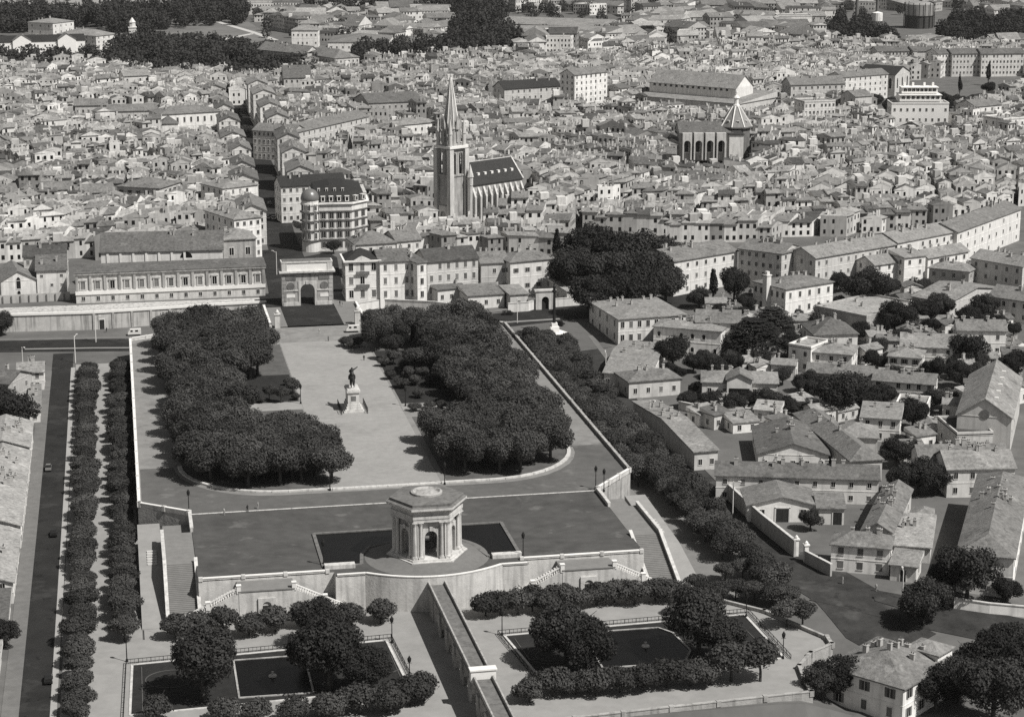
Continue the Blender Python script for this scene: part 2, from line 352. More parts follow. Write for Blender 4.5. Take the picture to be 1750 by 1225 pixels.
kerb('garden_kerb', 'straight pale stone step across the end of the sandy esplanade', [(-14.4+i*2.75, 53.4) for i in range(11)], 1.3, .3)
kerb('plaza_edge', 'thin straight line of stone between plaza and upper terrace', [(-50+i*4, 39.75) for i in range(26)], .45, .13, STONE)
# soil of the two groves
gl = [(-51, 80)]+[(-25.5-25.5*cos(a), 80-26*sin(a)) for a in [pi/2*k/8 for k in range(1, 9)]]+[(-14.8, 54), (-14.8, 117), (-44, 117), (-44, 123), (-14.8, 123), (-14.8, 212), (-51, 212)]
GSOIL = mat('grove_soil', .11, .25, .3, .1)
sheet('grove_ground', gl, .03, GSOIL)
sheet('grove_ground', [(-x, y) for x, y in gl][::-1], .03, GSOIL)
sheet('lawn', [(-30, 140.5), (-15.2, 140.5), (-15.2, 172), (-30, 172)], .05, LAWN); sheet('lawn', [(14, 132), (31, 132), (31, 197), (14, 197)], .05, LAWN)
sheet('garden_path', [(13.3, 123), (34, 123), (34, 131), (13.3, 131)], .06, SAND); sheet('garden_path', [(-34, 131), (-14.6, 131), (-14.6, 139.5), (-34, 139.5)], .06, SAND)

# parapets and balustrades
def parapet(name, label, pts, z0, h=1.05, w=.55, mt=STONE, die=6., zf=None, piers=True):
    t = thing(name, label, 'parapet', (pts[0][0], pts[0][1], z0)); ox, oy = pts[0]
    for a, b in zip(pts, pts[1:]):
        L = hypot(b[0]-a[0], b[1]-a[1]); an = math.atan2(b[1]-a[1], b[0]-a[0]); m = MB().frame(a[0]-ox, a[1]-oy, an)
        za = zf(*a)-z0 if zf else 0; zb = zf(*b)-z0 if zf else 0
        def sl(y0, y1, za0, h0, h1, x0=0, x1=L):
            f = lambda x: za+(zb-za)*x/L
            m.prism([(x0, y0), (x1, y0), (x1, y1), (x0, y1)], [f(x0)+h0, f(x1)+h0, f(x1)+h0, f(x0)+h0], [f(x0)+h1, f(x1)+h1, f(x1)+h1, f(x0)+h1])
        sl(-w/2, w/2, 0, -.2, h-.18); m.build('wall_run', mt, t)
        m = MB().frame(a[0]-ox, a[1]-oy, an); sl(-w/2-.1, w/2+.1, 0, h-.175, h); m.build('coping', WHITE if mt is STONE else mt, t)
        n = max(1, int(L/die))
        for k in range(n+1 if piers else 0):
            m = MB().frame(a[0]-ox, a[1]-oy, an); x = L*k/n; zz = za+(zb-za)*k/n; m.box(x-.45, -w/2-.18, zz-.15, x+.45, w/2+.18, zz+h+.12); m.build('pier', mt, t)
    return t
parapet('parapet', 'long white stone parapet along the left edge of the terrace', [(-62.3, 48.9), (-62.3, 226)], 0, die=11)
parapet('parapet', 'slanting white parapet at the left front corner of the terrace', [(-62.2, 48.8), (-50.6, 39.9)], 0, die=5)
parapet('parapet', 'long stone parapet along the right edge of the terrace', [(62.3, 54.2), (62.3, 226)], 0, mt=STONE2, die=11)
parapet('parapet', 'slanting pale parapet at the right front corner of the terrace', [(50.6, 39.9), (62.2, 53.8)], 0, die=5)
parapet('parapet', 'short white parapet at the far left corner of the terrace', [(-62.3, 226.2), (-41, 237.6)], 0, die=6)
parapet('parapet', 'short parapet at the far right corner of the terrace', [(62.3, 226.2), (41, 237.6)], 0, die=6)
parapet('parapet', 'low white coping on the wall left of the bow', [(-49.9, -6.7), (-22, -6.7)], -.12, .55, .6, die=7)
parapet('parapet', 'low white coping on the wall right of the bow', [(22, -6.7), (49.9, -6.7)], -.12, .55, .6, die=7)
bw = [q for q in bow if q[1] < -9.9]
parapet('parapet', 'curved white coping on the bow below the water tower', [(1.5+(x-1.5)*.985, y+.25) for x, y in bw], -.12, .5, .5, die=20, piers=False)
# mound under the water tower: sloping paved apron
m = MB(); m.lathe(1.4, 0, [(14.2, -.11), (12.0, .15), (9.2, .8), (8.6, .9)], 40)
m.build('paved_mound', mat('apron_paving', .17, .12, .8, .1), kind='structure')

# basin round the water tower
BZ = -.10
bas = [(-22.5, -3.5), (-22.5, 19.8), (22.2, 19.8), (22.2, -3.5), (15, -3.5), (13.2, 3), (11, 8), (0, 12), (-11, 8), (-13.2, 3), (-14, -3.5)]
t = thing('water_basin', 'dark water basin wrapped round the hexagonal water tower', 'basin', (0, 8, BZ))
m = MB(); m.prism([(x, y-8) for x, y in bas], -.02, .03); m.build('water', WATER, t)
def rim(pl, t, ox, oy, w=.8, h=.5, mt=STONE, nm='rim', z=0):
    n = len(pl)
    for i in range(n):
        a, b = pl[i], pl[(i+1) % n]; L = hypot(b[0]-a[0], b[1]-a[1]); m = MB().frame(a[0]-ox, a[1]-oy, math.atan2(b[1]-a[1], b[0]-a[0])); m.box(-.02, -w/2, z-.1, L+.02*(i % 2), w/2, z+h+.004*(i % 3)); m.build(nm, mt, t)
rim(bas, t, 0, 8, .8, .3, STONE3)
for sx in (-1, 1):
    m = MB(); m.box(sx*19-3.4, -5.2-8, 0, sx*19+3.4, -3.3-8, .9); m.build('end_wall', STONE, t)

# ------------------------------------------------------------------ west wall with the double stairs
RAMPM = mat('ramp_paving', .21, .14, .6, .1)
def west_wall():
    for s, nm in ((-1, 'left'), (1, 'right')):
        t = thing('double_stair', 'double flight of stairs with balustrades on the wall %s of the bow' % nm, 'staircase', (s*36, -7, -7.85))
        H = 7.7; m = MB(); m.box(-6, -6.4, 0, 6, -.02, H-.9); m.build('landing_block', STONE, t); m = MB(); m.box(-6.15, -6.55, H-.9, 6.15, .0, H-.65); m.build('landing', RAMPM, t)
        d = MB(); d.box(-.9, -6.5, 0, .9, -6.38, 3.4); d.build('door', mat('door_paint', .035), t)
        d = MB(); d.arch(0, -6.75, .3, 1.9, 5.2, 1.0, 3.4, 0, n=6); d.build('door_surround', STONE, t)
        for q in (-1, 1):
            m = MB(); bal = MB(); cop = MB(); n = 22; L = 13.5
            for k in range(n):
                x0 = q*(6+L*k/n); x1 = q*(6+L*(k+1)/n); z = (H-.9)*(1-k/n)-.3
                m.box(min(x0, x1), -5.6, 0, max(x0, x1), -2.2, max(.15, z)); 
            m.build('flight', STONE, t)
            for k in range(4):
                x0, x1 = q*(6+L*k/4), q*(6+L*(k+1)/4); z0, z1 = (H-.9)*(1-k/4), (H-.9)*(1-(k+1)/4)
                P = [(x0, z0-.5), (x1, z1-.5), (x1, max(0, z1-2.2)), (x0, z0-2.2)]
            cop.prism([(q*6, -6.3), (q*(6+L), -6.3), (q*(6+L), -5.7), (q*6, -5.7)], [0, 0, 0, 0], [H-.9, .1, .1, H-.9]); 
            cop.build('string_wall', STONE, t)
            m = MB(); m.prism([(q*6, -6.2), (q*(6+L), -6.2), (q*(6+L), -5.8), (q*6, -5.8)], [H+.0, 1.0, 1.0, H+.0], [H+.25, 1.25, 1.25, H+.25]); m.build('handrail', WHITE, t)
            for k in range(26):
                f = (k+.5)/26; x = q*(6+L*f); z = (H-.9)*(1-f)+.1*f; bal.lathe(x, -6, [(.13, z-.1), (.2, z+.35), (.1, z+.6), (.13, z+1.0)], 6)
            b = bal.build('balusters', WHITE, t); b['kind'] = 'stuff'
            for f in (0, .5, 1): 
                m = MB(); x = q*(6+L*f); z = (H-.9)*(1-f); m.box(x-.45, -6.45, z-.3, x+.45, -5.55, z+1.45); m.box(x-.55, -6.55, z+1.45, x+.55, -5.45, z+1.6); m.build('newel', WHITE, t)
west_wall()
# side ramps: stairs down beside the plaza, with a lower landing outside
for s, nm in ((-1, 'left'), (1, 'right')):
    t = thing('ramp_stair', 'stair ramp between low walls beside the %s edge of the plaza' % nm, 'staircase', (s*53.8, 0, -7.85)); H = 7.7; hwid = 3.3
    m = MB(); m.box(-hwid, 5, -1, hwid, 27, H); m.build('landing', RAMPM, t); n = 34
    for k in range(n):
        y1 = 5-20*k/n; y0 = 5-20*(k+1)/n; z = H*(1-(k+1)/n)
        m = MB(); m.box(-hwid, y0, -1, hwid, y1, max(.06, z)); m.build('step', RAMPM, t)
    def slope(q, w, ya, yb, za, zb, nmm, mt, base=-1):
        m = MB(); m.prism([(q-w, ya), (q+w, ya), (q+w, yb), (q-w, yb)], base, [za, za, zb, zb]); m.build(nmm, mt, t)
        m = MB(); m.prism([(q-w-.1, ya), (q+w+.1, ya), (q+w+.1, yb), (q-w-.1, yb)], [za, za, zb, zb], [za+.2, za+.2, zb+.2, zb+.2]); m.build('coping', STONE, t)
    slope(-s*(hwid+.05), .3, -15, 6, 1.0, H+.9, 'inner_wall', STONE2)
    slope(s*(hwid+.3), .3, 5, 27, H+.9, H+.9, 'outer_wall', STONE2); slope(s*(hwid+.3), .3, -15, 5, 1.0, H+.9, 'outer_wall', STONE2)
    slope(-s*(hwid+.05), .3, 27, 39.4, H+.9, H+.9, 'upper_wall', STONE)
    m = MB(); m.box(-hwid, 27.02, -1, hwid, 39.5, H-2.2); m.build('upper_landing', RAMPM, t)
    xa, xb = sorted((s*(hwid+.62), s*9.2)); m = MB(); m.prism([(xa, -14), (xb, -14), (xb, 8), (xa, 8)], -1, [.08, .08, 4.2, 4.2]); m.prism([(xa, 8), (xb, 8), (xb, 40.5), (xa, 40.5)], -1, [4.2, 4.2, 5.9, 5.9]); m.build('side_slope', GARD, t)
    for k in range(6):
        m = MB(); m.box(s*6.2-1.1, 22-k*1.5, 4, s*6.2+1.1, 22.7-k*1.5, 5.3-k*.1); m.build('step', STONE, t)

# ------------------------------------------------------------------ lower garden
GZ = -7.85
LG = [(-79.5, -100), (-79.5, -20), (-62.6, -20), (-62.6, 40), (-50.4, 39), (-50.4, -7), (50.4, -7), (50.4, 39), (62.6, 40), (63, -20), (72, -30), (80.5, -48), (80.0, -52), (74, -56), (69.5, -62), (68.2, -69), (67.5, -75.5), (8, -79.5), (8, -110), (-2, -110), (-2, -100)]
m = MB(); m.prism(LG, -17, GZ, 1, 0); m.build('lower_garden', [GARD, STONE2], kind='structure')
parapet('parapet', 'curved stone parapet round the right end of the lower garden', [(80.2, -47.6), (79.8, -51.8), (73.8, -55.7), (69.2, -61.9), (67.9, -69), (67.2, -75.2)], GZ, .95, .6, STONE2, die=30)
parapet('parapet', 'straight stone parapet along the front of the lower garden', [(67.2, -75.2), (8.4, -79.2)], GZ, .95, .6, STONE2, die=9)
parapet('parapet', 'low parapet between the lower garden and the sloping road', [(63, -20), (72, -30), (80.2, -47.6)], GZ, .8, .5, STONE2, die=30)
def railing(name, label, pts, z, h=1.0):
    t = thing(name, label, 'railing', (pts[0][0], pts[0][1], z)); ox, oy = pts[0]
    for a, b in zip(pts, pts[1:]):
        L = hypot(b[0]-a[0], b[1]-a[1]); n = max(1, int(L/2.5)); m = MB()
        for zz in (.25, h): m.bar((a[0]-ox, a[1]-oy, zz), (b[0]-ox, b[1]-oy, zz), .07, n=4)
        m.build('rail', DARKST, t); m = MB()
        for k in range(n*3+1):
            f = k/(n*3); x, y = a[0]+(b[0]-a[0])*f-ox, a[1]+(b[1]-a[1])*f-oy; m.bar((x, y, 0), (x, y, h), .09 if k % 3 == 0 else .045, n=4)
        o = m.build('posts', DARKST, t); o['kind'] = 'stuff'
# pools and parterres (surveyed)
def Q(*pp): return [at(x, y, GZ) for x, y in pp]
lawnR = Q((862, 1086), (1272, 1050), (1340, 1124), (935, 1172)); lawnL = Q((226, 1136), (660, 1094), (700, 1175), (222, 1222))
for nm, L in (('left', lawnL), ('right', lawnR)):
    sheet('parterre', L, GZ+.05, LAWN)
    t = thing('parterre_edging', 'pale stone edging round the %s parterre of the lower garden' % nm, 'edging', (L[0][0], L[0][1], GZ))
    rim(L, t, L[0][0], L[0][1], .5, .16, STONE, 'edging_stone')
    cx_, cy_ = sum(q[0] for q in L)/4, sum(q[1] for q in L)/4
    railing('railing', 'dark iron railing round the %s parterre' % nm, [(cx_+(x-cx_)*1.045, cy_+(y-cy_)*1.07) for x, y in (L[3], L[0], L[1], L[2])], GZ)
def pool(label, pl, jet):
    cx_, cy_ = sum(q[0] for q in pl)/len(pl), sum(q[1] for q in pl)/len(pl)
    t = thing('garden_pool', label, 'pool', (cx_, cy_, GZ+.05))
    m = MB(); m.prism([(x-cx_, y-cy_) for x, y in pl], 0, .06); m.build('water', WATER, t); rim(pl, t, cx_, cy_, .4, .22, STONE2)
    m = MB(); m.lathe(0, 0, [(.9, .05), (.8, .35), (.3, .5), (.15, 1.0), (.3, 1.05)], 10); m.build('fountain_jet' if jet else 'fountain_stone', STONE, t)
pool('right garden pool with chamfered corners and a small fountain', Q((1000, 1092), (1022, 1080), (1124, 1073), (1150, 1082), (1180, 1112), (1172, 1128), (1150, 1134), (1030, 1142)), True)
pool('left garden pool with a pale stone in the middle of the water', Q((399, 1129), (520, 1120), (536, 1184), (409, 1193)), False)
# low box edging drawn as scrolls on the parterres
def scroll(label, c, r, a0, a1, th=.16, sq=.9):
    m = MB(); n = 26
    for k in range(n):
        a, b = a0+(a1-a0)*k/n, a0+(a1-a0)*(k+1)/n
        m.prism([(r*cos(a), r*sin(a)*sq), ((r+th)*cos(a), (r+th)*sin(a)*sq), ((r+th)*cos(b), (r+th)*sin(b)*sq), (r*cos(b), r*sin(b)*sq)], 0, .12)
    o = m.build('flowerbed_edging', SOIL); o.location = (c[0], c[1], GZ+.05); tag(o, label, 'edging')
for i, (px, py, r, w_) in enumerate(((945, 1120, 5.2, 'outer ring on the right parterre beside the tree'), (945, 1120, 3.6, 'inner ring on the right parterre beside the tree'), (292, 1160, 5.0, 'ring on the left parterre beside the tree'), (1282, 1108, 4.0, 'ring at the far right end of the right parterre'), (655, 1140, 3.5, 'ring at the right end of the left parterre'))):
    scroll('thin pale flowerbed '+w_, at(px, py, GZ), r, .6, 5.7)
for i, (a, b, w_) in enumerate((((242, 1140), (244, 1215), 'along the left end of the left parterre'), ((245, 1175), (275, 1172), 'across the left end of the left parterre'), ((880, 1092), (905, 1128), 'along the left end of the right parterre'), ((905, 1128), (930, 1126), 'across the left end of the right parterre'), ((1262, 1064), (1318, 1120), 'along the right end of the right parterre'), ((668, 1120), (690, 1170), 'along the right end of the left parterre'))):
    A, B = at(a[0], a[1], GZ), at(b[0], b[1], GZ); L = hypot(B[0]-A[0], B[1]-A[1]); m = MB(); m.box(0, -.09, 0, L, .09, .12); o = m.build('flowerbed_edging', SOIL); o.location = (A[0], A[1], GZ+.05); o.rotation_euler = (0, 0, math.atan2(B[1]-A[1], B[0]-A[0])); tag(o, 'thin straight flowerbed edging '+w_, 'edging')

# ------------------------------------------------------------------ streets
strip('street', [(-84.2, -140), (-84.2, 238)], 6.6, ASPH, .05)
strip('pavement', [(-89.1, -140), (-89.1, 215)], 3.4, PAVE, .10); strip('kerb_line', [(-80.8, -140), (-80.8, 218)], 1.3, mat('bright_kerb', .36, .1, .3), .16)
strip('avenue_walk', [(-71.5, -20), (-71.5, 222)], 17, GARD, .05)
strip('street', [(-190, 262), (-110, 253), (-50, 244), (0, 243), (60, 244), (140, 262)], 17, ASPH, .09)
strip('pavement', [(-190, 271.5), (-110, 262), (-50, 255.6), (0, 254), (60, 256), (95, 263)], 3.2, PAVE, .16)
strip('traffic_island', [(-97, 246), (-75, 243.5), (-55, 240)], 1.8, mat('island_paving', .24), .2)
strip('traffic_island', [(55, 241), (85, 243)], 1.8, mat('island_paving', .24), .2)
RS = [(86.5, 222), (85.4, 140), (85.6, 66), (87, 6), (94, -24), (104, -46)]
strip('street', [RS[0], RS[1], RS[2], RS[3]], 7.4, ASPH2, .07)
rq = Q((1290, 930), (1420, 985), (1560, 1010), (1640, 1050), (1700, 1100), (1500, 1130), (1430, 1110), (1380, 1050), (1300, 985))
strip('street', [RS[3], RS[4], at(1500, 1075, -10), at(1560, 1110, -12)], 17, ASPH2, .11)
strip('street', [at(1400, 1010, -8), at(1560, 1045, -9), at(1690, 1075, -11), at(1900, 1110, -12)], 13, ASPH2, .14)
strip('pavement', [(x+4.6, y) for x, y in RS[:4]], 1.8, PAVE, .15)
strip('avenue_walk', [(72.2, -18), (72.2, 40), (72.4, 215)], 18, mat('right_walk', .20, .15, .3), .06)  # right walk in a darker gravel tone than the left one
strip('square', [at(925, 585, -3.5), at(1020, 572, -3)], 22, mat('square_gravel', .12, .15, .2), .12)

# ------------------------------------------------------------------ hexagonal water tower
t = thing('water_tower', 'hexagonal stone water tower pavilion with paired columns standing in the basin', 'pavilion', (1.4, 0, -.1)); t.scale = (1, 1, 1.07)
m = MB(); m.lathe(0, 0, [(9.3, .2), (9.3, 1.1), (8.7, 1.1), (8.7, 1.45)], 6, 0, 0); m.build('stepped_base', STONE, t)
COLM = MB(); COLM.box(-.55, -.55, 0, .55, .55, .5); COLM.lathe(0, 0, [(.52, .5), (.52, .65), (.43, .75), (.41, 3.5), (.36, 7.2), (.38, 7.3), (.52, 7.75), (.60, 8.0)], 12); COLM.box(-.6, -.6, 8.0, .6, .6, 8.2)
COLM = COLM.mesh('column', STONE)
R = 7.6; ap = R*.866
wm = MB()
for k in range(6):
    a = -pi/2+k*pi/3; m = MB().frame(ap*cos(a), ap*sin(a), a+pi/2, 1.4)
    m.arch(0, .5, 1.1, 3.75, 8.2, 1.45, 4.6, 0); m.build('arched_wall', STONE2 if k % 2 else STONE, t)
    m = MB().frame(ap*cos(a), ap*sin(a), a+pi/2, 1.4); m.arch(0, .25, .3, 1.85, 6.6, 1.45, 4.6, 0); m.box(-.35, .0, 6.1, .35, .3, 7.0); m.build('archivolt', STONE, t)
    for x in (-3.7, -2.35, 2.35, 3.7):
        c = ob('column', COLM, t, None, (ap*cos(a)-x*sin(a), ap*sin(a)+x*cos(a), 1.4), a)
    b = a+pi/6; m = MB().frame(R*.93*cos(b), R*.93*sin(b), b, 1.4); m.box(-.9, -.8, 0, .5, .8, 8.2); m.build('corner_pier', STONE, t)
m = MB(); m.lathe(0, 0, [(8.15, 9.6), (8.15, 10.3), (8.3, 10.3), (8.3, 11.0), (8.0, 11.0), (8.0, 11.6), (8.7, 12.0), (9.25, 12.3), (9.25, 12.75)], 6); m.build('entablature', STONE, t)
m = MB(); m.lathe(0, 0, [(9.2, 12.76), (8.5, 13.0), (8.5, 13.5), (3.8, 14.0), (3.8, 14.0)], 6); ro = m.build('roof', STONE3, t)
m = MB(); m.lathe(0, 0, [(3.6, 13.8), (3.6, 14.35), (3.1, 14.5), (2.7, 14.15), (2.5, 14.1), (1.2, 14.5), (.4, 14.6)], 24); m.build('roof_ring', STONE2, ro)
m = MB(); m.lathe(0, 0, [(2.4, 1.4), (2.4, 2.2), (1.8, 2.2), (.8, 3.2)], 10); m.build('inner_rockwork', STONE3, t)
m = MB(); m.poly([(6.4*cos(k*pi/3), 6.4*sin(k*pi/3), 9.3) for k in range(6)]); m.build('ceiling', STONE3, t)

# ------------------------------------------------------------------ aqueduct
t = thing('aqueduct', 'stone aqueduct on arches running from the water tower towards the viewer', 'aqueduct', (1.3, -16, -8)); A_ = .012
m = MB()
def AX(y): return 0.0+(-16-y)*A_*0
segs = 13; yy = 0.
m = MB().frame(0, 0, -pi/2+A_)
m.box(0, -2.0, 0, 5, 2.0, 5.8); m.build('abutment', STONE2, t); x = 5.
while x < 95:
    m = MB().frame(0, 0, -pi/2+A_); m.arch(x+4.4, -1.75, 3.5, 4.4, 5.8, 3.3, 2.0, 0, n=12); m.build('arch', STONE2, t)
    m = MB().frame(0, 0, -pi/2+A_); m.box(x-1.1+8.8, -2.15, 0, x+1.1+8.8, 2.15, 5.0); m.build('pier', STONE2, t); x += 8.8
m = MB().frame(0, 0, -pi/2+A_); m.box(-1.5, -2.05, 5.8, 95, 2.05, 6.35); dk = m.build('channel_deck', STONE3, t)
for s in (-1, 1):
    for k in range(24):
        m = MB().frame(0, 0, -pi/2+A_); m.box(-1.5+4*k+.02, s*1.85-.17, 6.35, 2.48+4*k, s*1.85+.17, 7.15); m.build('parapet_block', STONE2, dk)
m = MB().frame(0, 0, -pi/2+A_); m.box(52, -2.5, 5.9, 53.6, 2.5, 8.2); m.box(51.8, -2.7, 8.2, 53.8, 2.7, 8.5); m.build('cross_pier', WHITE, t)
for k in range(15):
    m = MB().frame(0, 0, -pi/2+A_); m.box(6+6*k, -1.5, 6.36, 6+6*k+5.9, 1.5, 6.42); m.build('cover_slab', STONE3, dk)

# ------------------------------------------------------------------ equestrian statue
t = thing('equestrian_statue', 'dark bronze rider on horseback with outstretched arm on a white pedestal', 'statue', (-.7, 128.5, .02))
m = MB(); m.box(-2.9, -4.3, 0, 2.9, 4.3, .4); m.box(-2.5, -3.9, .4, 2.5, 3.9, .8); m.build('steps', STONE, t)
m = MB(); m.prism([(-2.1, -3.5), (2.1, -3.5), (2.1, 3.5), (-2.1, 3.5)], .8, 1.6); m.prism([(-1.6, -3.1), (1.6, -3.1), (1.6, 3.1), (-1.6, 3.1)], 1.6, 5.6); m.box(-1.95, -3.45, 5.6, 1.95, 3.45, 6.2); m.box(-1.7, -3.2, 6.2, 1.7, 3.2, 6.5)
m.box(-1.85, -3.35, 1.6, 1.85, 3.35, 2.3)
m.build('pedestal', STONE, t)
m = MB(); m.box(-.7, -3.16, 3.2, .7, -3.09, 4.6); m.build('plaque', STONE3, t)
def skin(name, joints, edges, mt, parent=None, loc=(0, 0, 0), root=0, sub=1):
    me = bpy.data.meshes.new(name); me.from_pydata([j[:3] for j in joints], edges, []); me.materials.append(mt)
    o = ob(name, me, parent, None, loc); md = o.modifiers.new('skin', 'SKIN'); md.use_smooth_shade = True
    for i, j in enumerate(joints): sv = me.skin_vertices[0].data[i]; r = j[3]; sv.radius = (r, r); sv.use_root = (i == root)
    if sub: s = o.modifiers.new('subdivision', 'SUBSURF'); s.levels = sub; s.render_levels = sub
    return o
# horse facing away from the viewer (+y), right foreleg raised
HJ = [(0, -1.3, 3.0, .72), (0, 0, 2.9, .78), (0, 1.2, 3.1, .70), (0, 1.9, 3.9, .42), (0, 2.3, 4.5, .34), (0, 2.75, 4.35, .26), (0, 3.2, 3.95, .18),
      (-.4, -1.5, 2.2, .36), (-.42, -1.75, 1.25, .19), (-.42, -1.5, .15, .15), (.4, -1.4, 2.2, .36), (.42, -1.2, 1.25, .19), (.42, -1.0, .15, .15),
      (-.38, 1.45, 2.2, .30), (-.38, 1.5, 1.2, .17), (-.38, 1.45, .15, .15), (.38, 1.6, 2.3, .30), (.38, 2.3, 1.9, .17), (.38, 2.2, 1.1, .13), (0, -2.0, 3.0, .22), (0, -2.4, 2.2, .2), (0, -2.5, 1.1, .14)]
HE = [(0, 1), (1, 2), (2, 3), (3, 4), (4, 5), (5, 6), (0, 7), (7, 8), (8, 9), (0, 10), (10, 11), (11, 12), (2, 13), (13, 14), (14, 15), (2, 16), (16, 17), (17, 18), (0, 19), (19, 20), (20, 21)]
skin('horse', HJ, HE, BRONZE, t, (0, 0, 6.5), 1)
RJ = [(0, -.1, 3.7, .48), (0, -.1, 4.4, .46), (0, -.05, 5.1, .50), (0, 0, 5.45, .2), (0, .05, 5.85, .34), (-.5, -.05, 5.1, .24), (-.75, .2, 4.5, .2), (-.4, .8, 4.3, .15), (.5, 0, 5.15, .24), (1.15, .5, 5.35, .19), (1.8, .9, 5.8, .12),
      (-.75, .4, 3.3, .34), (-.85, .5, 2.3, .22), (-.85, .9, 2.1, .13), (.75, .4, 3.3, .34), (.85, .5, 2.3, .22), (.85, .9, 2.1, .13), (0, -.7, 4.0, .4), (0, -1.1, 3.4, .35)]
RE = [(0, 1), (1, 2), (2, 3), (3, 4), (2, 5), (5, 6), (6, 7), (2, 8), (8, 9), (9, 10), (0, 11), (11, 12), (12, 13), (0, 14), (14, 15), (15, 16), (1, 17), (17, 18)]
skin('rider', RJ, RE, BRONZE, t, (0, 0, 6.5), 0)
for s, nm in ((-1, 'left'), (1, 'right')):
    railing('railing', 'dark iron railing on the %s side of the statue pedestal' % nm, [(-.7+s*3.7, 122.8), (-.7+s*3.7, 134)], .05, 1.6)

# ------------------------------------------------------------------ triumphal arch
ax, ay = at(526, 521, 0); 
t = thing('triumphal_arch', 'stone triumphal arch with one round gateway and a white attic', 'arch', (ax, ay-.5, 0))
hw, dp = 8.9, 5.0
m = MB(); m.arch(0, 0, dp, hw-2*0, 11.0, 2.5, 5.3, 0, n=14); m.build('gateway', STONE2, t)
m = MB(); m.arch(0, -.25, .3, 3.2, 8.7, 2.5, 5.3, 0, n=14); m.box(-.5, -.5, 7.6, .5, .1, 8.8); m.build('archivolt', STONE, t)
for s in (-1, 1):
    m = MB(); m.box(s*5.9-2.7, -.35, 0, s*5.9+2.7, 0, 1.3); m.box(s*5.9-2.6, -.22, 5.2, s*5.9+2.6, 0, 5.7); m.build('plinth', STONE, t)
    m = MB(); m.lathe(s*5.9, -.1, [(1.35, 0), (1.35, .22)], 20); m.v = [(x, -z_+.0, 7.0+(y+.1)) for x, y, z_ in m.v]; m.build('medallion', STONE3, t)
    m = MB(); m.box(s*5.9-1.5, -.12, 2.9, s*5.9+1.5, 0, 4.1); m.build('relief_panel', WHITE, t)
    m = MB(); m.box(s*5.9-1.9, -.2, 9.2, s*5.9+1.9, 0, 10.6); m.build('relief_panel', STONE3, t)
    for k in range(7):
        m = MB(); m.box(s*8.2-.8, -.18, .1+1.5*k+.06, s*8.2+.8, 0, .1+1.5*k+1.44); m.build('quoin', STONE2, t)
m = MB(); m.box(-hw-.25, -.3, 11.0, hw+.25, dp+.3, 11.8); m.build('frieze', STONE2, t)
for k in range(25):
    m = MB(); x = -hw+.2+k*(2*hw-.4)/24; m.box(x-.17, -.7, 11.45, x+.17, -.3, 11.8); m.build('modillion', STONE3, t)
m = MB(); m.box(-hw-.9, -.95, 11.8, hw+.9, dp+.95, 12.4); m.build('cornice', STONE, t)
m = MB(); m.box(-hw+.1, .2, 12.4, hw-.1, dp-.2, 15.2); at_ = m.build('attic', WHITE, t)
for s in (-1, 1): m = MB(); m.box(s*(hw-.9)-.9, .05, 12.4, s*(hw-.9)+.9, .3, 15.2); m.build('attic_pier', STONE, at_)
m = MB(); m.box(-hw-.15, -.05, 15.2, hw+.15, dp+.05, 15.7); m.build('attic_cornice', STONE, t)
m = MB(); m.box(-hw+.4, .5, 15.7, hw-.4, dp-.5, 15.95); m.build('roof', STONE3, t)
RESERVE.append([(ax-11, ay-3), (ax+11, ay-3), (ax+11, ay+8), (ax-11, ay+8)])
# bridge carrying the axis over the sunken boulevard
m = MB(); m.prism([(-16, 236), (17, 236), (17, 292), (-16, 292)], -7.5, .0, 1, 0); m.build('bridge', [ASPH, STONE2], kind='structure')
sheet('bridge_footway', [(9, 237), (16.4, 237), (16.4, 290), (9, 290)], .09, mat('footway', .2, .12, .4)); sheet('bridge_footway', [(-15.4, 237), (-10, 237), (-10, 268), (-15.4, 268)], .09, MATS['footway'])
parapet('parapet', 'short stone parapet on the right side of the bridge by the arch', [(16.7, 237), (16.7, 268)], 0, die=8)
parapet('parapet', 'short stone parapet on the left side of the bridge by the arch', [(-15.7, 237), (-15.7, 268)], 0, die=8)
# main street running into the town between tall houses
ST = [at(524, 505, 0), at(492, 440, 0), at(476, 395, 0), at(453, 300, 0), at(432, 250, 0), at(410, 205, 0), at(402, 180, 0)]
strip('street', ST, 13, ASPH, .1)
sheet('street', [at(x, y, 0) for x, y in ((462, 517), (478, 517), (578, 519), (588, 508), (576, 440), (560, 432), (515, 440), (500, 425), (447, 428))], .08, ASPH)  # street surface; its dark sheet also stands for the corner block's shade
STR = []
for (a, b), (c, d_) in zip(((p[0], p[1]) for p in ST), ((p[0], p[1]) for p in ST[1:])):
    L = hypot(c-a, d_-b); nx, ny = -(d_-b)/L*6.8, (c-a)/L*6.8; STR.append([(a+nx, b+ny), (c+nx, d_+ny), (c-nx, d_-ny), (a-nx, b-ny)])

